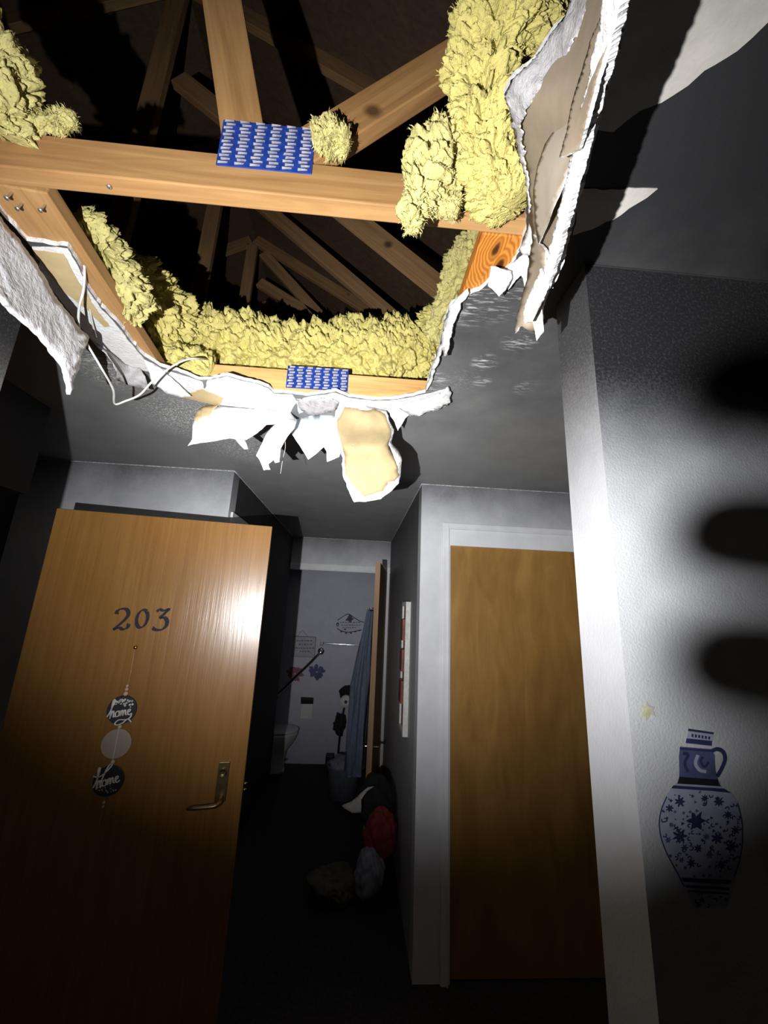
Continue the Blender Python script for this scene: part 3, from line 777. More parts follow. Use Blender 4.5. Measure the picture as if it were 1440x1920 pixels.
tflap('grey-white curled edge strip at the far right of the hole', [(878, 540, 'z', 2.438), (880, 550, 'z', 2.43), (862, 568, 'z', 2.42), (860, 585, 'z', 2.415), (850, 612, 'z', 2.405), (842, 636, 'z', 2.40), (838, 668, 'z', 2.39), (831, 669, 'z', 2.39), (829, 650, 'z', 2.40), (816, 690, 'z', 2.415), (803, 730, 'z', 2.425), (797, 735, 'z', 2.437), (806, 700, 'z', 2.437), (820, 655, 'z', 2.437), (832, 612, 'z', 2.437), (842, 578, 'z', 2.437), (858, 556, 'z', 2.437)],
      (M['gyp'], M['gyp'], M['gyp']), thick=.003, step=8, jagamp=1.8, crumple=.006, cscale=40, seed=11)

# far edge: the bright flaps
yF = 1.50
tflap('large bright white paper flap hanging from the far rim on the left', [(378, 764, 'y', 1.49), (412, 759, 'y', 1.50), (480, 766, 'y', 1.505), (544, 772, 'y', 1.51), (556, 786, 'y', 1.48), (544, 796, 'y', 1.45), (522, 794, 'y', 1.44), (500, 796, 'y', 1.43), (482, 812, 'y', 1.42), (462, 824, 'y', 1.42), (448, 824, 'y', 1.42), (430, 822, 'y', 1.42), (402, 827, 'y', 1.43), (375, 831, 'y', 1.44), (352, 836, 'y', 1.44), (360, 824, 'y', 1.45), (361, 796, 'y', 1.46), (368, 774, 'y', 1.48)],
      W3, thick=.0015, step=11, jagamp=1.0, crumple=.003, cscale=14, seed=12)
tflap('tan sliver on the top left corner of the white flap', [(378, 763, 'y', 1.482), (410, 758, 'y', 1.49), (398, 770, 'y', 1.475), (392, 780, 'y', 1.468), (378, 782, 'y', 1.464), (368, 792, 'y', 1.455), (364, 785, 'y', 1.46), (368, 772, 'y', 1.475)], (M['tan'], M['tan'], M['paperw']), thick=.001, step=7, jagamp=1, crumple=.001, seed=13, offset=.004)
tflap('small white pointed tab below the large white flap', [(440, 822, 'y', 1.415), (458, 824, 'y', 1.415), (462, 832, 'y', 1.41), (465, 842, 'y', 1.405), (458, 842, 'y', 1.405), (448, 832, 'y', 1.41)], W3, thick=.0012, step=6, jagamp=.4, crumple=.001, seed=14)
tflap('blown-out white curling strip hanging down from the far rim', [(558, 786, 'y', 1.47), (552, 803, 'y', 1.44), (538, 820, 'y', 1.40), (526, 842, 'y', 1.36), (524, 866, 'y', 1.33), (516, 868, 'y', 1.325), (513, 862, 'y', 1.33), (503, 870, 'y', 1.32), (507, 880, 'y', 1.31), (494, 881, 'y', 1.31), (488, 864, 'y', 1.325), (480, 854, 'y', 1.33), (490, 832, 'y', 1.36), (500, 812, 'y', 1.39), (516, 796, 'y', 1.42), (538, 786, 'y', 1.45)], W3, thick=.0014, step=9, jagamp=.8, crumple=.002, seed=15)
tflap('bluish white curved sheet behind the tan flap', [(552, 782, 'y', 1.58), (585, 776, 'y', 1.54), (640, 776, 'y', 1.53), (646, 830, 'y', 1.46), (636, 857, 'y', 1.48), (613, 866, 'y', 1.48), (612, 846, 'y', 1.475), (607, 838, 'y', 1.47), (592, 852, 'y', 1.475), (578, 862, 'y', 1.48), (562, 836, 'y', 1.48), (546, 812, 'y', 1.50)], (M['paperb'], M['paperw'], M['paperw']), thick=.0013, step=9, jagamp=.5, crumple=.003, cscale=12, seed=16, extra=[(595, 812, 'y', 1.455), (580, 800, 'y', 1.50), (620, 800, 'y', 1.49)])
tflap('crumpled grey mesh tape and plaster at the far rim', [(556, 748, 'z', 2.437), (575, 752, 'z', 2.43), (600, 748, 'z', 2.425), (622, 748, 'z', 2.43), (634, 756, 'z', 2.42), (628, 770, 'z', 2.41), (604, 776, 'z', 2.40), (580, 780, 'z', 2.405), (562, 770, 'z', 2.42)], (M['peel2'], M['gyp'], M['gyp']), thick=.003, step=6, jagamp=1.6, crumple=.007, cscale=60, seed=17)
TANX = [(690, 838, 'y', 1.355), (660, 840, 'y', 1.362), (718, 836, 'y', 1.362), (690, 815, 'y', 1.392), (690, 862, 'y', 1.395), (660, 818, 'y', 1.40), (668, 790, 'y', 1.425), (690, 780, 'y', 1.400), (712, 800, 'y', 1.415), (665, 900, 'y', 1.435), (720, 890, 'y', 1.42)]
tan_out = [(640, 752, 'y', 1.425), (665, 754, 'y', 1.42), (700, 764, 'y', 1.42), (724, 770, 'y', 1.42), (732, 796, 'y', 1.415), (738, 806, 'y', 1.41), (734, 832, 'y', 1.395), (748, 846, 'y', 1.41), (755, 862, 'y', 1.42), (752, 880, 'y', 1.43), (748, 906, 'y', 1.44), (735, 920, 'y', 1.445), (714, 936, 'y', 1.45), (690, 940, 'y', 1.455), (664, 942, 'y', 1.455), (656, 926, 'y', 1.445), (643, 892, 'y', 1.43), (641, 860, 'y', 1.41), (636, 838, 'y', 1.39), (632, 812, 'y', 1.40), (624, 798, 'y', 1.41), (630, 770, 'y', 1.42)]
tf = tflap('tall tan paper flap with white torn border hanging from the far rim', tan_out, (M['gyp'], M['paperw'], M['gyp']), name='hanging_tan_flap', thick=.0016, step=10, jagamp=2.0, crumple=.002, cscale=20, seed=18, extra=TANX)
tan_in = [(646, 762, 'y', 1.422), (690, 770, 'y', 1.42), (704, 766, 'y', 1.42), (722, 776, 'y', 1.42), (730, 800, 'y', 1.412), (734, 810, 'y', 1.41), (728, 834, 'y', 1.39), (742, 866, 'y', 1.42), (748, 890, 'y', 1.435), (740, 902, 'y', 1.44), (728, 904, 'y', 1.44), (718, 920, 'y', 1.445), (684, 932, 'y', 1.45), (664, 912, 'y', 1.44), (648, 888, 'y', 1.43), (644, 845, 'y', 1.40), (640, 832, 'y', 1.392), (634, 808, 'y', 1.402), (632, 790, 'y', 1.412)]
flap('tan_paper_face', tan_in, (M['tan'], M['tan'], M['tan']), thick=.0005, step=9, jagamp=1.6, crumple=.002, cscale=20, seed=18, parent=tf, offset=.003, surf=tan_out, extra=TANX)
tflap('small white triangular flap to the right of the tan flap', [(728, 766, 'y', 1.45), (750, 768, 'y', 1.45), (776, 772, 'y', 1.45), (760, 784, 'y', 1.44), (752, 798, 'y', 1.43), (746, 808, 'y', 1.425), (740, 792, 'y', 1.43), (732, 780, 'y', 1.44)], (M['paperb'], M['paperw'], M['gyp']), thick=.0014, step=7, jagamp=1, crumple=.002, seed=19)
tflap('ragged white lip of board pointing right at the far corner', [(745, 764, 'z', 2.425), (790, 752, 'z', 2.425), (822, 742, 'z', 2.42), (838, 728, 'z', 2.415), (845, 740, 'z', 2.41), (844, 756, 'z', 2.41), (824, 768, 'z', 2.405), (800, 772, 'z', 2.405), (785, 780, 'z', 2.40), (768, 778, 'z', 2.41)], (M['gyp'], M['gyp'], M['gyp']), thick=.006, step=7, jagamp=2.4, crumple=.006, cscale=50, seed=20)

# left: textured ceiling skin and strips
tflap('large textured grey drywall flap hanging at the left edge of the frame', [(-60, 330, 'x', -.775), (0, 402, 'x', -.780), (30, 442, 'x', -.780), (62, 482, 'x', -.778), (100, 548, 'x', -.776), (140, 600, 'x', -.774), (165, 632, 'x', -.772), (164, 648, 'x', -.768), (152, 662, 'x', -.764), (148, 692, 'x', -.760), (133, 740, 'x', -.750), (128, 714, 'x', -.750), (114, 676, 'x', -.750), (104, 662, 'x', -.750), (70, 622, 'x', -.748), (38, 594, 'x', -.745), (0, 560, 'x', -.742), (-60, 520, 'x', -.735)],
      (M['greyskin'], M['tan'], M['gyp']), name='hanging_drywall_flap', thick=.009, step=11, jagamp=1.6, crumple=.005, cscale=26, seed=23)
tflap('grey-white torn tongue beside the textured flap', [(172, 638, 'z', 2.437), (200, 655, 'z', 2.437), (235, 682, 'z', 2.437), (262, 690, 'z', 2.437), (272, 706, 'z', 2.41), (280, 734, 'z', 2.385), (270, 732, 'z', 2.385), (258, 727, 'z', 2.385), (238, 722, 'z', 2.385), (218, 712, 'z', 2.39), (220, 700, 'z', 2.39), (212, 680, 'z', 2.40), (200, 664, 'z', 2.41), (185, 652, 'z', 2.425)], (M['peel2'], M['tan'], M['gyp']), thick=.0025, step=8, jagamp=1.0, crumple=.003, seed=24)
tflap('small white pointed flap left of the far rim', [(270, 676, 'z', 2.436), (300, 690, 'z', 2.434), (325, 712, 'z', 2.425), (358, 743, 'z', 2.415), (340, 746, 'z', 2.405), (316, 741, 'z', 2.40), (300, 728, 'z', 2.405), (286, 722, 'z', 2.41), (280, 700, 'z', 2.42)], W3, thick=.0018, step=8, jagamp=1.0, crumple=.003, seed=25)

# loose cable that loops out of the attic
cb = [zp(140, 445, 2.50), zp(157, 490, 2.46), zp(157, 540, 2.425), zp(148, 580, 2.39), zp(149, 620, 2.36), zp(165, 648, 2.33), zp(190, 690, 2.29), zp(212, 730, 2.27), zp(215, 757, 2.262), zp(235, 752, 2.27), zp(262, 740, 2.30), zp(285, 716, 2.34), zp(318, 690, 2.40), zp(345, 676, 2.44), zp(372, 672, 2.47), yp(400, 676, 1.42)]
tag(tube_pts('loose_cable', cb, .0032, M['cable'], None, 8), 'thin white cable looping out of the attic at the left of the hole', 'cable')
cb2 = [zp(160, 500, 2.47), zp(166, 560, 2.445), zp(172, 600, 2.43), zp(180, 632, 2.42)]
tag(tube_pts('cable_stub', cb2, .0026, M['cable'], None, 6), 'short cable stub hanging over the white board behind the loop', 'cable')
tag(tube_pts('loose_thread', [yp(533, 812, 1.40), yp(535, 838, 1.40), yp(530, 862, 1.40), yp(526, 888, 1.40)], .0007, M['whitepaint'], None, 5), 'fine white thread dangling beside the bright curling strip', 'thread')

# ------------------------------------------------------------------ entry door with number and hanger
DA = Vector((-1.34, 1.765, 0)); DB = Vector((-.435, 1.92, 0))
du = (DB - DA).normalized(); dn = Vector((du.y, -du.x, 0))     # dn faces the viewer
DW = (DB - DA).length
def dpt(u, z, off=0.0): return DA + du * u + dn * off + Vector((0, 0, z))
def dhit(px, py, off=0.0):
    d = ray(px, py); p0 = DA + dn * off; s = (p0 - CAM).dot(dn) / d.dot(dn); return CAM + d * s
def dmat(u, z, off=0.0):
    o = dpt(u, z, off)
    return Matrix(((du.x, 0, dn.x, o.x), (du.y, 0, dn.y, o.y), (0, 1, 0, o.z), (0, 0, 0, 1)))   # local x along the door, y up, z out
door = empty('door_1', (DA.x, DA.y, FLOOR)); struct(door)
door['label'] = 'open varnished wooden entry door with painted number 203'
def dbox(name, u0, u1, z0, z1, o0, o1, m_, bevel=0.0, parent=door):
    bm = bmesh.new(); add_box(bm, (u0, z0, o0), (u1, z1, o1), 0, bevel); bmesh.ops.transform(bm, matrix=dmat(0, 0), verts=bm.verts)
    return bm_obj(name, bm, [m_], parent)
leaf = dbox('door_leaf', 0, DW, FLOOR + .012, 2.026, -.044, 0, M['door'], .0015)
dbox('top_edge', 0.002, DW - .002, 2.0255, 2.0268, -.043, -.001, M['dark'])
dbox('latch_plate', DW - .0005, DW + .0012, .80, 1.0, -.036, -.008, M['brass'])
pl = dbox('lock_plate', .811, .855, .852, 1.000, 0, .008, M['bronze'], .002)
bm = bmesh.new(); lathe_bm(bm, [(.017, .006), (.017, .014), (.014, .016), (.0135, .0145), (.004, .0145)], dmat(.832, .963), 28)
bm_obj('key_cylinder', bm, [M['bronze']], pl, True)
kk = dbox('keyhole', .8308, .8332, .956, .970, .0145, .0152, M['black'], 0, pl)
lv = tube_pts('lever_handle', [dpt(.836, .868, .004), dpt(.836, .868, .035), dpt(.833, .864, .052), dpt(.815, .860, .058), dpt(.775, .858, .058), dpt(.735, .856, .055), dpt(.718, .852, .045)], [.010, .010, .010, .009, .008, .008, .006], M['bronze'], door, 12)
bm = bmesh.new(); lathe_bm(bm, [(.006, 0), (.006, .006), (.004, .012), (.002, .014)], axis_m(dpt(DW + .001, .905, -.022), du), 12)
bm_obj('latch_bolt', bm, [M['brass']], door, True)
bm = bmesh.new(); lathe_bm(bm, [(.006, 0), (.006, .006), (.004, .012), (.002, .014)], axis_m(dpt(DW + .001, .882, -.022), du), 12)
bm_obj('latch_bolt', bm, [M['brass']], door, True)
for hz_ in (.15, 1.0, 1.82):
    bm = bmesh.new(); lathe_bm(bm, [(.007, -.05), (.007, .05)], Matrix.Translation(dpt(-.006, hz_, -.05)), 12)
    bm_obj('hinge', bm, [M['steel']], door, True)

def ribbon(name, pts, wfun, off, mapf, m_, parent, thick=.0006, sub=7):
    """flat painted stroke; pts in picture units, mapf to space, wfun(direction angle, t) half width in picture units"""
    P = [Vector((a, b, 0)) for a, b in pts]; Q = []
    for i in range(len(P) - 1):
        p0 = P[max(i - 1, 0)]; p1_ = P[i]; p2_ = P[i + 1]; p3 = P[min(i + 2, len(P) - 1)]
        for k in range(sub):
            t = k / sub
            Q.append(0.5 * ((2 * p1_) + (p2_ - p0) * t + (2 * p0 - 5 * p1_ + 4 * p2_ - p3) * t * t + (3 * p1_ - p0 - 3 * p2_ + p3) * t ** 3))
    Q.append(P[-1]); V, F = [], []
    for i, q in enumerate(Q):
        d = (Q[min(i + 1, len(Q) - 1)] - Q[max(i - 1, 0)]); a = math.atan2(d.y, d.x); d.normalize()
        w = wfun(a, i / (len(Q) - 1)); nx = Vector((-d.y, d.x, 0))
        for s in (1, -1):
            V.append(mapf(q.x + nx.x * w * s, q.y + nx.y * w * s, off + thick)); V.append(mapf(q.x + nx.x * w * s, q.y + nx.y * w * s, off))
    n = len(Q)
    for i in range(n - 1):
        a, b = 4 * i, 4 * i + 4
        F += [(a, a + 2, b + 2, b), (a, b, b + 1, a + 1), (a + 2, a + 3, b + 3, b + 2)]
    F += [(0, 1, 3, 2), (4 * n - 4, 4 * n - 2, 4 * n - 1, 4 * n - 3)]
    return mesh_obj(name, V, F, [m_], parent)
ZS = 4.365
def m203(x, y, off): return dhit(150 + x / ZS, 1120 + y / ZS, off)
nib = lambda a, t: 6.0 + 12.5 * abs(math.sin(a + .35)) ** 1.2
dig = {'2': [(300, 138), (306, 112), (338, 95), (378, 98), (396, 126), (384, 162), (340, 208), (276, 262), (318, 250), (352, 262), (386, 248), (400, 216)],
       '3': [(628, 118), (650, 100), (686, 108), (726, 96), (692, 132), (660, 164), (694, 168), (712, 196), (702, 236), (668, 264), (622, 266), (592, 250)]}
for k in ('2', '3'):
    o = ribbon('numeral', dig[k], nib, .0002, m203, M['numeral'], door); o['label'] = 'dark painted numeral ' + k
z0 = [(508 + 44 * math.cos(a) - .20 * 70 * math.sin(a), 175 + 72 * math.sin(a)) for a in [-.9 + 2 * math.pi * i / 14 for i in range(15)]]
o = ribbon('numeral', z0, lambda a, t: 6 + 11 * abs(math.sin(a + .5)) ** 1.3, .0002, m203, M['numeral'], door); o['label'] = 'dark painted numeral 0'

# hanging decoration on the door: pin, string, beads and three discs
hang = empty('door_hanger', dpt(.41, .85, .01), 'string door hanger with wooden beads and two black home discs', 'door decoration')
bm = bmesh.new(); lathe_bm(bm, [(.003, 0), (.0085, .004), (.0075, .009), (.003, .012)], dmat(.414, 1.452), 16)
bm_obj('brass_pin', bm, [M['brass']], hang, True)
tube_pts('string', [dpt(.412, 1.452, .006), dpt(.4125, 1.36, .005), dpt(.411, 1.29, .006)], .0011, M['string'], hang, 6)
tube_pts('string', [dpt(.415, 1.452, .006), dpt(.414, 1.36, .005), dpt(.411, 1.29, .006)], .0011, M['string'], hang, 6)
for u, z, r in ((.411, 1.300, .0062), (.411, 1.287, .0075), (.410, 1.270, .0095), (.411, 1.146, .0085), (.409, 1.017, .0085), (.404, .876, .006), (.404, .862, .005)):
    bm = bmesh.new(); bmesh.ops.create_uvsphere(bm, u_segments=14, v_segments=10, radius=r, matrix=Matrix.Translation(dpt(u, z, .008)))
    bm_obj('bead', bm, [M['bead']], hang, True)
def frost():
    m, nt, b = mat('frosted_white_disc')
    b.inputs['Base Color'].default_value = (.62, .54, .46, 1); b.inputs['Roughness'].default_value = .5; b.inputs['Alpha'].default_value = .38
    return m
M['frost'] = frost()
def disc(u, z, r, m_, name='disc', tilt=0.0):
    bm = bmesh.new(); lathe_bm(bm, [(r - .002, .0), (r, .001), (r, .004), (r - .0015, .005)], dmat(u, z, .008), 48)
    return bm_obj(name, bm, [m_], hang)
dA = disc(.4075, 1.209, .0545, M['black']); dA['label'] = 'black disc lettered home with white flowers on top'
dB_ = disc(.410, 1.084, .0545, M['frost']); dB_['label'] = 'blank frosted translucent disc'
dC = disc(.407, .952, .0545, M['black']); dC['label'] = 'black disc with tilted home lettering'
tube_pts('string', [dpt(.411, 1.15, .015), dpt(.41, 1.08, .0145), dpt(.409, 1.01, .015)], .0012, M['whitepaint'], hang, 6)
tube_pts('string', [dpt(.405, .90, .008), dpt(.404, .85, .008), dpt(.402, .80, .008)], .0012, M['string'], hang, 6)
HOME = [[(-1, -.25), (-.8, .1), (-.55, .75), (-.52, .95), (-.64, .8), (-.78, -.2), (-.80, -.42)], [(-.80, -.40), (-.66, .05), (-.56, .10), (-.55, -.10), (-.56, -.32), (-.44, -.25)],
        [(-.28, .08), (-.42, -.05), (-.40, -.28), (-.24, -.30), (-.16, -.08), (-.26, .08), (-.10, .02)], [(-.08, .08), (-.10, -.30), (.0, .05), (.08, .06), (.08, -.30), (.18, .05), (.27, .05), (.28, -.22), (.38, -.28)],
        [(.42, -.12), (.58, -.02), (.58, .10), (.46, .06), (.42, -.14), (.52, -.30), (.70, -.20)]]
def lettering(u, z, s, rot, parent, swoosh):
    def mp(x, y, off):
        c, sn = math.cos(rot), math.sin(rot); return dpt(u + (x * c - y * sn) * s, z + (x * sn + y * c) * s, .013 + off)
    for st in HOME + [swoosh]:
        ribbon('lettering', st, lambda a, t: .028 + .022 * abs(math.sin(a)), .0003, mp, M['whitepaint'], parent)
lettering(.409, 1.203, .052, .12, dA, [(.70, -.22), (.62, -.5), (.3, -.62), (-.15, -.58), (-.42, -.78), (-.3, -.92), (.1, -.84), (.45, -.6), (.72, -.86)])
lettering(.408, .956, .054, .22, dC, [(-.98, .52), (-.6, .36), (-.1, .62), (.25, .95), (.1, 1.0), (-.2, .6), (-.5, .0)])
for k in range(34):
    a = random.uniform(.25, 2.9); rr = random.uniform(.62, .92) if k > 8 else random.uniform(.35, .62)
    if k <= 8: a = random.uniform(.9, 1.9)
    x, y = rr * math.cos(a) * .052, rr * math.sin(a) * .052
    bm = bmesh.new(); bmesh.ops.create_circle(bm, cap_ends=True, segments=6, radius=random.uniform(.0025, .0048), matrix=dmat(.4075 + x, 1.209 + y, .0134))
    bm_obj('flower_petal', bm, [M['whitepaint']], dA)
    if k % 2:
        bm = bmesh.new(); bmesh.ops.create_circle(bm, cap_ends=True, segments=6, radius=random.uniform(.0018, .0032), matrix=dmat(.407 + x, .952 - y, .0134))
        bm_obj('flower_petal', bm, [M['peel']], dC)

# ------------------------------------------------------------------ hallway: picture, bathroom door, clothes
M['redart'] = plain('red_brown_picture', (0.22, 0.045, 0.03), .5, nscale=12, namp=.6)
fr = empty('picture_frame', (HX1, 2.85, .85), 'white framed red picture on the right hallway wall', 'picture')
for lo_, hi_ in (((HX1 - .034, 2.735, .870), (HX1, 2.765, 1.710)), ((HX1 - .034, 2.935, .870), (HX1, 2.965, 1.710)), ((HX1 - .034, 2.765, .870), (HX1, 2.935, .9)), ((HX1 - .034, 2.765, 1.68), (HX1, 2.935, 1.710))):
    box('frame_rail', lo_, hi_, M['whitepaint'], fr, .002)
box('picture_panel', (HX1 - .022, 2.765, .9), (HX1 - .004, 2.935, 1.68), M['redart'], fr)
for zz in (1.12, 1.32, 1.52): box('picture_bar', (HX1 - .046, 2.80, zz - .07), (HX1 - .0225, 2.92, zz + .07), M['redart'], fr)

bd = empty('door_3', (.335, 4.63, FLOOR)); struct(bd); bd['label'] = 'bathroom door standing open into the hallway, seen edge on'
ba = Vector((.176, 3.575, 0)); bb = Vector((.318, 4.628, 0)); bu = (bb - ba).normalized(); bn = Vector((-bu.y, bu.x, 0))
def bpt(u, z, off): return ba + bu * u + bn * off + Vector((0, 0, z))
def bbox(name, u0, u1, z0, z1, o0, o1, m_, parent=bd, bevel=0):
    bm = bmesh.new(); add_box(bm, (u0, o0, z0), (u1, o1, z1), 0, bevel)
    bmesh.ops.transform(bm, matrix=Matrix(((bu.x, bn.x, 0, ba.x), (bu.y, bn.y, 0, ba.y), (0, 0, 1, 0), (0, 0, 0, 1))), verts=bm.verts)
    return bm_obj(name, bm, [m_], parent)
bbox('door_leaf', .002, (bb - ba).length, FLOOR + .01, 2.062, -.022, .022, M['closet'])
bbox('door_edge', -.002, .0018, FLOOR + .01, 2.062, -.022, .022, M['dooredge'])
for s in (1, -1):
    rs = bm = bmesh.new(); lathe_bm(bm, [(.026, 0), (.026, .006), (.012, .010)], axis_m(bpt(.06, .535, .022 * s), bn * s), 20)
    bm_obj('rosette', bm, [M['bronze']], bd, True)
    tube_pts('lever_handle', [bpt(.06, .535, .024 * s), bpt(.06, .535, .062 * s), bpt(.075, .535, .072 * s), bpt(.17, .530, .072 * s)], .009, M['chrome' if s > 0 else 'bronze'], bd, 10)
bm = bmesh.new(); lathe_bm(bm, [(.012, 0), (.012, .004), (.005, .008), (.005, .035), (.009, .045), (.004, .05)], axis_m(bpt(.10, 1.655, .022), bn), 16)
bm_obj('coat_hook', bm, [M['chrome']], bd, True)

def cloth_mat(name, c):
    return plain(name, c, .9, nscale=25, namp=.18, bscale=90, bstr=.3)
M['robe'] = cloth_mat('grey_blue_towelling', (0.105, 0.13, 0.185))
M['redcloth'] = cloth_mat('red_cloth', (0.24, 0.022, 0.028))
M['greycloth'] = cloth_mat('grey_blue_cloth', (0.28, 0.28, 0.34))
M['blackcloth'] = cloth_mat('black_cloth', (0.012, 0.012, 0.012))
M['olive'] = cloth_mat('dark_olive_cloth', (0.12, 0.115, 0.085))
# blue robe hanging from the hook
V, F = [], []
nu, nv = 40, 60
for j in range(nv + 1):
    t = j / nv; z = 1.635 - t * 1.30
    wd = .05 + .10 * min(1, t * 1.6) + .02 * math.sin(t * 9); dep = .028 + .047 * min(1, t * 2.0)
    for i in range(nu):
        a = 2 * math.pi * i / nu
        fold = 1 + .16 * math.sin(a * 6 + 3 * t) + .10 * math.sin(a * 11 - 5 * t) + .12 * noise.noise(Vector((math.cos(a) * 2, math.sin(a) * 2, t * 6)))
        V.append(bpt(.12 + math.cos(a) * wd * fold, z + .01 * math.sin(a * 3), .036 + dep + math.sin(a) * dep * fold + t * .02))
for j in range(nv):
    for i in range(nu):
        F.append((j * nu + i, j * nu + (i + 1) % nu, (j + 1) * nu + (i + 1) % nu, (j + 1) * nu + i))
F.append(tuple(range(nu))); F.append(tuple(nv * nu + i for i in range(nu))[::-1])
tag(mesh_obj('bathrobe', V, F, [M['robe']], None, True), 'grey-blue bathrobe hanging from a hook on the bathroom door', 'bathrobe')

def soft(name, c, r, m_, label, cat, seed, group=None, amp=.25, sc=5, folds=0.0):
    bm = bmesh.new(); bmesh.ops.create_icosphere(bm, subdivisions=5, radius=1.0)
    for v in bm.verts:
        p = v.co.copy()
        h = 1 + amp * noise.noise(p * 1.3 + Vector((seed * 7.7, 0, 0))) + amp * .5 * noise.noise(p * sc * .7 + Vector((0, seed * 3.1, 0)))
        h += folds * math.sin(math.atan2(p.y, p.x) * 9 + 3 * noise.noise(p * 2)) * (1 - abs(p.z))
        q = Vector((p.x * r[0], p.y * r[1], p.z * r[2])) * h
        v.co = Vector(c) + q
        if v.co.z < FLOOR + .002: v.co.z = FLOOR + .002
    return tag(bm_obj(name, bm, [m_], None, True), label, cat, group)
soft('dark_bag', yp(703, 1502, 3.10), (.125, .13, .155), M['blackcloth'], 'black cloth bag on top of the clothes pile in the hallway', 'bag', 1)
soft('red_cloth', yp(713, 1562, 2.93), (.095, .09, .135), M['redcloth'], 'red folded cloth draped halfway down the clothes pile', 'clothes', 2, folds=.04)
soft('grey_cloth', yp(692, 1640, 2.86), (.085, .085, .125), M['greycloth'], 'grey-blue crumpled garment at the foot of the clothes pile', 'clothes', 3, folds=.06)
soft('olive_cloth', (-.05, 2.95, -.03), (.13, .14, .075), M['olive'], 'dark olive crumpled garment on the hallway floor', 'clothes', 4, folds=.10, amp=.4)
flap('white_cloth', [(640, 1510, 'y', 2.86), (660, 1502, 'y', 2.84), (675, 1488, 'y', 2.83), (690, 1476, 'y', 2.82), (702, 1474, 'y', 2.83), (688, 1484, 'y', 2.82), (676, 1500, 'y', 2.80), (678, 1512, 'y', 2.79), (676, 1524, 'y', 2.79), (660, 1524, 'y', 2.81), (646, 1516, 'y', 2.84)], (cloth_mat('pale_cloth', (.45, .44, .42)),) * 3, thick=.003, step=6, jagamp=.4, crumple=.006)
tag(bpy.data.objects['white_cloth'], 'small pale cloth end sticking out of the clothes pile', 'clothes')

# ------------------------------------------------------------------ bathroom
def bw(px, py, off=0.0): return yp(px, py, YB - off)
M['sticker_b'] = plain('blue_grey_decal', (0.10, 0.10, 0.24), .7, nscale=40, namp=.3)
M['sticker_r'] = plain('dusky_red_decal', (0.30, 0.10, 0.14), .7, nscale=40, namp=.3)
M['signface'] = plain('pale_sign_face', (0.46, 0.44, 0.50), .7, nscale=30, namp=.12)
M['signink'] = plain('faded_sign_ink', (0.19, 0.17, 0.22), .7, nscale=40)
M['purple'] = plain('dark_purple', (0.05, 0.025, 0.07), .6, nscale=40)
M['ceramic'] = plain('white_ceramic', (0.62, 0.62, 0.62), .15, nscale=10, namp=.04)
M['paperroll'] = plain('toilet_paper', (0.75, 0.74, 0.70), .9, nscale=50, namp=.05)
# towel bar
tb = empty('towel_bar', bw(604, 1206), 'chrome towel bar on the far bathroom wall', 'towel bar')
tube_pts('bar', [bw(604, 1206, .05), bw(640, 1208, .05), bw(705, 1212, .05)], .009, M['chrome'], tb, 12)
for x in (604, 704):
    y = 1206 if x < 650 else 1212
    bm = bmesh.new(); add_box(bm, (-.02, -.06, -.02), (.02, 0, .02), 0, .004); bmesh.ops.transform(bm, matrix=Matrix.Translation(bw(x, y)), verts=bm.verts)
    bm_obj('end_bracket', bm, [M['chrome']], tb)
gb = empty('grab_bar', bw(602, 1222), 'slanted chrome grab bar on the far bathroom wall', 'grab bar')
tube_pts('bar', [bw(602, 1221, .001), bw(602, 1221, .045), bw(598, 1226, .055), bw(570, 1254, .055), bw(520, 1303, .055), bw(516, 1307, .045), bw(516, 1307, .001)], .016, M['chrome'], gb, 14)
for x, y in ((602, 1221), (516, 1307)):
    bm = bmesh.new(); lathe_bm(bm, [(.042, 0), (.042, .006), (.030, .014), (.018, .016)], axis_m(bw(x, y), (0, -1, 0)), 24); bm_obj('flange', bm, [M['chrome']], gb, True)
# hanging square sign
def wall_poly(name, pts, m_, parent, off=.002, th=.002, jg=0.0, seed=1):
    ol = [tuple(p) for p in pts]
    if jg: ol = [tuple(p) for p in jag(ol, 1.5, jg, seed, .5)]
    n = len(ol)
    V = [yp(a, b, YB - off - th) for a, b in ol] + [yp(a, b, YB - off) for a, b in ol]
    F = [tuple(range(n)), tuple(range(n, 2 * n))[::-1]] + [(i, (i + 1) % n, (i + 1) % n + n, i + n) for i in range(n)]
    return mesh_obj(name, V, F, [m_], parent)
sg = empty('square_sign', bw(572, 1232), 'faded square sign hung by a string on the bathroom wall', 'sign')
wall_poly('sign_board', [(550, 1192), (593, 1194), (590, 1233), (546, 1231)], M['signface'], sg, .003, .008)
wall_poly('sign_border', [(550, 1192), (593, 1194), (592.8, 1195.4), (550, 1193.4)], M['signink'], sg, .011, .001)
wall_poly('sign_border', [(591.8, 1194), (593, 1194), (590.2, 1233), (589, 1233)], M['signink'], sg, .011, .001)
wall_poly('sign_border', [(546, 1230), (590, 1232), (590, 1233), (546, 1231)], M['signink'], sg, .011, .001)
for y, xs in ((1200, (556, 586)), (1207, (560, 582)), (1214, (554, 588)), (1220, (562, 576))):
    x = xs[0]
    while x < xs[1]:
        w = random.uniform(2, 5); wall_poly('sign_lettering', [(x, y), (x + w, y + .2), (x + w, y + 2.6), (x, y + 2.2)], M['signink'], sg, .011, .001, .5, x); x += w + 1.6
tube_pts('sign_string', [bw(558, 1193, .012), bw(567, 1182, .012), bw(577, 1194, .012)], .002, M['signink'], sg, 5, smooth_n=2)
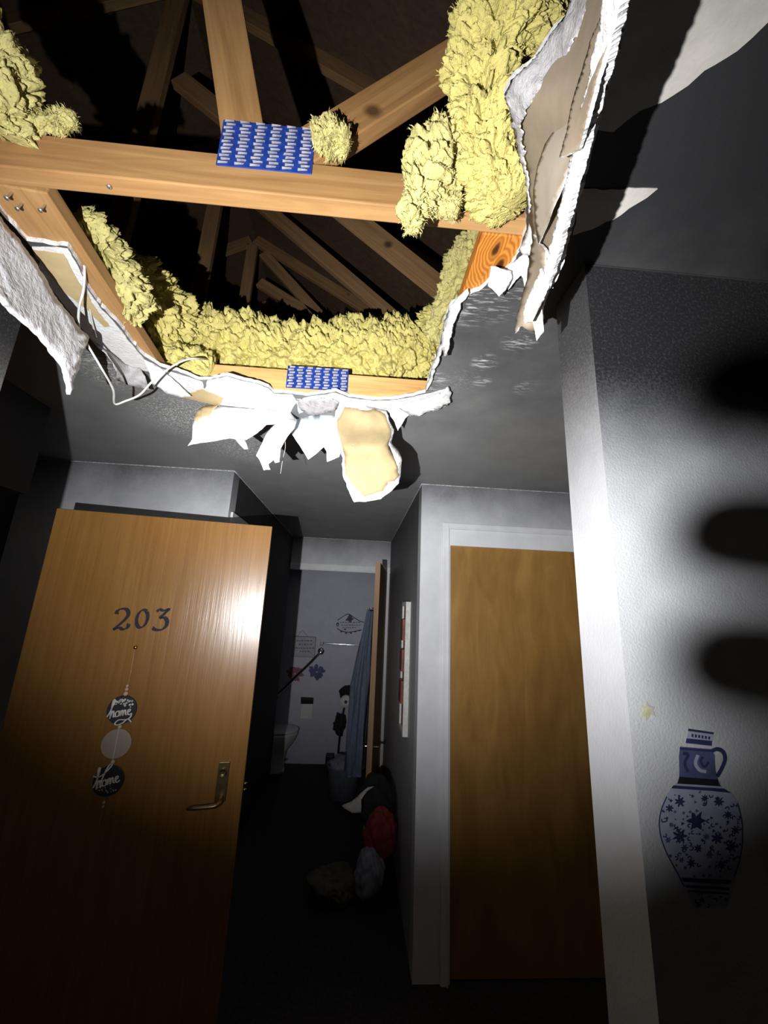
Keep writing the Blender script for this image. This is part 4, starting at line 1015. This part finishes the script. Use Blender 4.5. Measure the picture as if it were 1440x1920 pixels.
# oval wreath sign
ws = empty('oval_sign', bw(655, 1185), 'oval wire sign with a dark purple star and leaves', 'sign')
for pts in ([(633, 1163), (640, 1158), (650, 1152), (656, 1152), (664, 1158), (674, 1164), (682, 1167)], [(632, 1178), (638, 1182), (648, 1185), (658, 1185), (668, 1183), (678, 1181)]):
    tube_pts('wire_rim', [bw(a, b, .008) for a, b in pts], .0045, M['purple'], ws, 6)
wall_poly('star', [(655, 1151), (659, 1153), (660, 1158), (664, 1160), (660, 1163), (657, 1168), (653, 1164), (647, 1163), (651, 1159)], M['purple'], ws, .008, .006)
wall_poly('ring', [(631 + 2.6 * math.cos(a) + 2, 1171 + 4 * math.sin(a)) for a in [i * math.pi / 6 for i in range(12)]], M['purple'], ws, .004, .006)
wall_poly('ring_centre', [(633 + 1.2 * math.cos(a), 1172 + 1.8 * math.sin(a)) for a in [i * math.pi / 6 for i in range(12)]], M['signface'], ws, .010, .002)
for y, x0_, x1_ in ((1166, 638, 672), (1171, 640, 674), (1176, 642, 668)):
    x = x0_
    while x < x1_:
        w = random.uniform(2, 5); wall_poly('sign_lettering', [(x, y), (x + w, y + .3), (x + w, y + 2.2), (x, y + 1.9)], M['signink'], ws, .004, .001, .5, x); x += w + 1.5
for x, y in ((640, 1184), (649, 1187), (647, 1180), (658, 1187), (666, 1184), (674, 1182)):
    wall_poly('leaf', [(x - 2.5, y), (x, y - 1.6), (x + 2.5, y + .4), (x, y + 2)], M['purple'], ws, .008, .002)
# flower decals
def flower(name, cx, cy, R, m_, label, seed):
    o = empty(name, bw(cx, cy), label, 'wall decal')
    rnd = random.Random(seed)
    for k in range(13):
        a = 2 * math.pi * k / 13 + rnd.uniform(-.2, .2); L = R * rnd.uniform(.75, 1.05); w = R * .22
        c, s = math.cos(a), math.sin(a)
        pts = [(cx + c * L * t - s * w * ww, cy + s * L * t + c * w * ww) for t, ww in ((.1, -.3), (.5, -.8), (.8, -.9), (1, 0), (.8, .9), (.5, .8), (.1, .3))]
        wall_poly('petal', pts, m_, o, .001 + .0004 * k, .0004, .6, k)
    return o
flower('flower_decal', 594, 1260, 17, M['sticker_b'], 'blue-grey flower decal on the bathroom wall', 1)
flower('flower_decal', 553, 1263, 17, M['sticker_r'], 'dusky red flower decal behind the grab bar', 2)
# recessed paper holder
ph = empty('paper_holder', bw(576, 1322), 'chrome recessed paper holder with a hanging sheet', 'paper holder')
wall_poly('holder_hood', [(564, 1307), (588, 1308), (587, 1320), (564, 1320)], M['chrome'], ph, .001, .03)
wall_poly('hood_slot', [(564, 1309.5), (587.5, 1310.5), (587.5, 1312), (564, 1311)], M['black'], ph, .031, .001)
wall_poly('paper_sheet', [(566, 1320), (586, 1320), (584, 1348), (563, 1347)], M['paperroll'], ph, .012, .002)
# toilet bowl at the left
to = empty('toilet', (-.80, 4.86, FLOOR), 'white toilet bowl half hidden in shadow at the left of the bathroom', 'toilet')
bm = bmesh.new()
lathe_bm(bm, [(.10, 0), (.10, .02), (.085, .10), (.10, .20), (.16, .30), (.185, .37), (.187, .395), (.170, .40), (.150, .385)], Matrix.Translation((-.80, 4.84, FLOOR)) @ Matrix.Diagonal((1.25, .98, 1, 1)), 36)
bm_obj('bowl', bm, [M['ceramic']], to, True)
bm = bmesh.new(); lathe_bm(bm, [(.175, 0), (.192, .004), (.192, .018), (.175, .024)], Matrix.Translation((-.80, 4.84, FLOOR + .402)) @ Matrix.Diagonal((1.25, .98, 1, 1)), 36)
bm_obj('seat_lid', bm, [M['ceramic']], to, True)
box('tank', (-1.27, 4.66, FLOOR + .38), (-1.06, 5.02, FLOOR + .78), M['ceramic'], to, .02)
# paper stand with roll and dark cap
sx, sz = -.058, .60
st = empty('paper_stand', (sx, 4.95, FLOOR), 'black free-standing holder with a white paper roll beside the robe', 'paper stand')
bm = bmesh.new(); lathe_bm(bm, [(.10, 0), (.10, .012), (.02, .018)], Matrix.Translation((sx - .02, 4.93, FLOOR)), 28); bm_obj('base', bm, [M['black']], st, True)
tube_pts('post', [(sx - .055, 4.93, FLOOR + .01), (sx - .05, 4.93, .2), (sx - .03, 4.93, .45), (sx, 4.95, .60)], .010, M['black'], st, 10)
bm = bmesh.new(); lathe_bm(bm, [(.02, .05), (.062, .05), (.064, 0), (.062, -.05), (.02, -.05)], axis_m((sx, 4.93, sz), (0, -1, 0)), 32); bm_obj('paper_roll', bm, [M['paperroll']], st, True)
bm = bmesh.new(); lathe_bm(bm, [(.018, 0), (.018, .003)], axis_m((sx, 4.88, sz), (0, -1, 0)), 20); bm_obj('roll_core', bm, [M['black']], st)
soft('dark_hat', (sx + .02, 5.0, .665), (.10, .045, .085), M['blackcloth'], 'dark hat hanging behind the paper roll', 'hat', 9)
soft('dark_pouch', (sx - .06, 5.0, .34), (.065, .035, .12), M['blackcloth'], 'dark pouch hanging under the paper roll', 'pouch', 10, amp=.4)
# laundry basket
lb = empty('laundry_basket', (-.03, 4.30, FLOOR), 'grey laundry basket with a liner beside the bathroom door', 'basket')
bm = bmesh.new(); Mx = Matrix.Translation((-.03, 4.30, FLOOR))
lathe_bm(bm, [(.12, .0), (.13, .004), (.165, .26), (.172, .27), (.168, .275), (.155, .27), (.12, .03)], Mx, 32); bm_obj('basket_body', bm, [cloth_mat('grey_plastic', (.16, .17, .20))], lb, True)
soft_o = soft('basket_liner', (-.02, 4.30, .18), (.145, .14, .06), M['greycloth'], None, None, 14, amp=.3); adopt(soft_o, lb)
bx = tag(box('dark_bottle_box', (-.245, 4.86, FLOOR), (-.155, 4.95, .055), M['black'], None, .01), 'small dark glossy box on the bathroom floor', 'box')

# ------------------------------------------------------------------ vase decal on the right wall
M['vase'] = plain('pale_vase_print', (0.40, 0.41, 0.54), .6, nscale=30, namp=.15)
M['vnavy'] = plain('navy_vase_print', (0.030, 0.034, 0.10), .6, nscale=40, namp=.3)
M['vmid'] = plain('mid_blue_vase_print', (0.085, 0.095, 0.21), .6, nscale=40, namp=.3)
VS = 3.2
def vpt(x, y, off): return yp(1040 + x / VS, 1200 + y / VS, Y0 - off)
def vpoly(name, pts, m_, parent, off, th=.0003, close=True):
    n = len(pts)
    V = [vpt(a, b, off + th) for a, b in pts] + [vpt(a, b, off) for a, b in pts]
    F = [tuple(range(n)), tuple(range(n, 2 * n))[::-1]] + [(i, (i + 1) % n, (i + 1) % n + n, i + n) for i in range(n)]
    return mesh_obj(name, V, F, [m_], parent)
vs = empty('vase_decal', vpt(880, 1600, .0005), 'blue and white jug-shaped vase sticker on the right wall', 'wall sticker')
body = [(745, 845), (985, 845), (1000, 880), (1060, 920), (1105, 980), (1130, 1080), (1135, 1200), (1120, 1310), (1085, 1420), (1070, 1500), (1035, 1600), (850, 1605), (815, 1560), (770, 1480), (730, 1400), (670, 1290), (632, 1190), (620, 1100), (632, 1020), (665, 940), (700, 885)]
vpoly('vase_body', body, M['vase'], vs, .0006)
vpoly('vase_neck', [(752, 640), (935, 655), (960, 690), (965, 780), (985, 850), (745, 840), (748, 780), (745, 700)], M['vmid'], vs, .0006)
vpoly('vase_mouth', [(802, 532), (955, 555), (940, 640), (785, 620)], M['vase'], vs, .0006)
vpoly('print_band', [(802, 532), (955, 555), (953, 566), (800, 546)], M['vnavy'], vs, .0009)
vpoly('print_band', [(790, 590), (945, 605), (942, 635), (786, 618)], M['vnavy'], vs, .0009)
vpoly('print_band', [(750, 645), (938, 660), (938, 672), (750, 658)], M['vnavy'], vs, .0009)
for i in range(6): vpoly('print_mark', [(822 + i * 20, 562 + i * 3), (834 + i * 20, 566 + i * 3), (832 + i * 20, 584 + i * 3), (820 + i * 20, 580 + i * 3)], M['vnavy'], vs, .0009)
vpoly('print_band', [(748, 820), (975, 838), (998, 878), (735, 862)], M['black'], vs, .0009)
vpoly('print_band', [(712, 872), (1015, 892), (1060, 918), (940, 906), (700, 890)], M['vnavy'], vs, .0009)
for a, b in ((1425, 1450), (1470, 1486), (1500, 1512)):
    xl = lambda y: 632 + (y - 1190) * (815 - 632) / (1560 - 1190); xr = lambda y: 1135 - (y - 1200) * (1070 - 1135) / (1200 - 1500)
    vpoly('print_band', [(xl(a) + 12, a), (xr(a) - 25, a + 16), (xr(b) - 25, b + 16), (xl(b) + 12, b)], M['vnavy'], vs, .0009)
def vribbon(pts, w, m_, off=.0009, name='print_stroke'):
    return ribbon(name, pts, lambda a, t: w, off, vpt, m_, vs, .0003, 6)
vribbon([(940, 668), (975, 655), (1010, 672), (1022, 715), (1005, 765), (975, 820)], 12, M['vnavy'], .0009, 'vase_handle')
vribbon([(770, 680), (800, 690), (780, 740), (800, 790)], 9, M['vnavy']); vribbon([(860, 690), (845, 740), (870, 780), (910, 790)], 10, M['vase']); vribbon([(890, 700), (875, 730), (900, 760), (925, 730)], 8, M['vnavy'])
rnd = random.Random(3)
def blossom(x, y, R, m_, n=9):
    pts = []
    for i in range(n * 4):
        a = 2 * math.pi * i / (n * 4); r = R * (.72 + .28 * math.cos(a * n) + rnd.uniform(-.1, .1)); pts.append((x + r * math.cos(a), y + r * math.sin(a)))
    vpoly('print_blossom', pts, m_, vs, .0009 + rnd.uniform(0, .0004))
for x, y, R in ((850, 1085, 62), (750, 970, 34), (750, 1175, 46), (985, 970, 34), (1040, 1050, 30), (975, 1190, 40), (860, 1250, 28), (930, 1290, 24), (780, 1245, 24), (1060, 1240, 40), (700, 1110, 18), (690, 1010, 26), (900, 950, 26), (1085, 1140, 30), (820, 1340, 30), (1000, 1350, 30), (760, 1320, 20), (910, 1180, 22), (680, 1200, 22), (1030, 1560, 18), (880, 1560, 18)):
    blossom(x, y, R, M['vnavy'] if R > 25 else M['vmid'], rnd.choice((6, 7, 8)))
bp = [(p[0], p[1]) for p in body]
for k in range(200):
    x, y = rnd.uniform(640, 1120), rnd.uniform(905, 1590)
    if not inside(x - 14, y, bp) or not inside(x + 14, y, bp): continue
    if 1420 < y < 1520: continue
    if k % 3: blossom(x, y, rnd.uniform(6, 13), M['vnavy'] if k % 2 else M['vmid'], rnd.choice((3, 4, 5)))
    else:
        a = rnd.uniform(0, 6.3); vribbon([(x + 18 * t * math.cos(a + .9 * t), y + 18 * t * math.sin(a + .9 * t)) for t in (-1, -.3, .4, 1)], 3.5, M['vnavy'])
for side in (0, 1):
    e = body[13:20] if side == 0 else body[4:9]
    vribbon([(x + (8 if side == 0 else -8), y) for x, y in e], 3.5, M['vnavy'])
# chipped paint star above the decal
M['chip'] = plain('yellowish_chip', (0.50, 0.50, 0.30), .8, nscale=60, namp=.2)
ch = empty('paint_chip', vpt(560, 430, 0), 'small star-shaped yellowish chip in the wall above the vase sticker', 'wall chip')
vpoly('chip_core', [(550, 368), (560, 395), (590, 400), (588, 425), (606, 460), (578, 448), (548, 492), (546, 460), (515, 455), (532, 425), (520, 395), (545, 398)], M['chip'], ch, .0003)
vpoly('chip_grey_edge', [(550, 366), (566, 392), (596, 404), (592, 425), (608, 462), (580, 440), (580, 412), (556, 398)], M['peel'], ch, .0007)  # grey rim along the right side of the chip

# ------------------------------------------------------------------ hand with the torch, left of the camera; its fingers shade the right wall
ax = (AIM - TORCH).normalized(); rt = ax.cross(Vector((0, 0, 1))).normalized(); uv = rt.cross(ax)
def tl(a, b, c): return TORCH + rt * a + uv * b + ax * c          # right, up, forward of the torch lens
tor = empty('torch', tl(0, 0, -.02), 'black pocket torch held out of the frame left of the viewer', 'torch')
bm = bmesh.new(); lathe_bm(bm, [(.011, -.115), (.012, -.112), (.012, -.045), (.016, -.030), (.0165, -.012), (.014, -.012), (.006, -.024)], axis_m(TORCH, ax), 24)
bm_obj('torch_body', bm, [M['black']], tor, True)
M['skin'] = plain('skin', (0.45, 0.27, 0.20), .5, nscale=30, namp=.08)

def hand():
    W = lambda x, z, k: TORCH + (Vector((x, Y0, z)) - TORCH) * k
    V, E, R = [], [], []
    def add(p, r, par=None):
        V.append(Vector(p)); R.append(r)
        if par is not None: E.append((par, len(V) - 1))
        return len(V) - 1
    o = TORCH
    pelvis = add(o + Vector((.150, -.075, -.030)), .026)                      # wrist end of the palm
    f0 = add(o + Vector((.185, -.20, -.13)), .027, pelvis); f1 = add(o + Vector((.23, -.36, -.27)), .038, f0); add(o + Vector((.27, -.50, -.38)), .045, f1)
    palm = add(o + Vector((.150, -.035, -.005)), .024, pelvis)
    r1 = .0108
    chains = [((.70, 2.165, .088), (1.10, 2.16, .092), (1.75, 2.10, .085), r1, (.165, -.010, .045)),
              ((.635, 1.835, .090), (1.05, 1.82, .096), (1.75, 1.76, .088), r1, (.172, -.008, .020)),
              ((.60, 1.600, .092), (1.00, 1.56, .097), (1.70, 1.50, .088), r1, (.174, -.010, -.006)),
              ]
    k = add(o + Vector((.165, -.030, -.040)), .0095, palm); k = add(o + Vector((.140, -.020, -.062)), .0085, k); add(o + Vector((.112, -.030, -.058)), .0075, k)
    for tip, mid, kn, r, base in chains:
        b = add(o + Vector(base), .0115, palm)
        k = add(W(*kn), r * 1.12, b); m = add(W(*mid), r * 1.03, k); t = add(W(*tip), r * .92, m)
    th = add(o + Vector((.120, -.055, .020)), .014, palm); th2 = add(o + Vector((.075, -.065, .032)), .0115, th); add(o + Vector((.030, -.062, .022)), .0095, th2)
    me = bpy.data.meshes.new('hand'); me.from_pydata([tuple(v) for v in V], E, []); me.materials.append(M['skin'])
    ob = bpy.data.objects.new('person_hand', me); COL.objects.link(ob)
    sk = ob.modifiers.new('skin', 'SKIN'); sk.use_smooth_shade = True
    for d, r in zip(me.skin_vertices[0].data, R): d.radius = (r, r)
    me.skin_vertices[0].data[0].use_root = True
    su = ob.modifiers.new('sub', 'SUBSURF'); su.levels = 2; su.render_levels = 2
    return tag(ob, 'hand of the person lighting the scene, fingers beside the torch', 'hand')
hand()
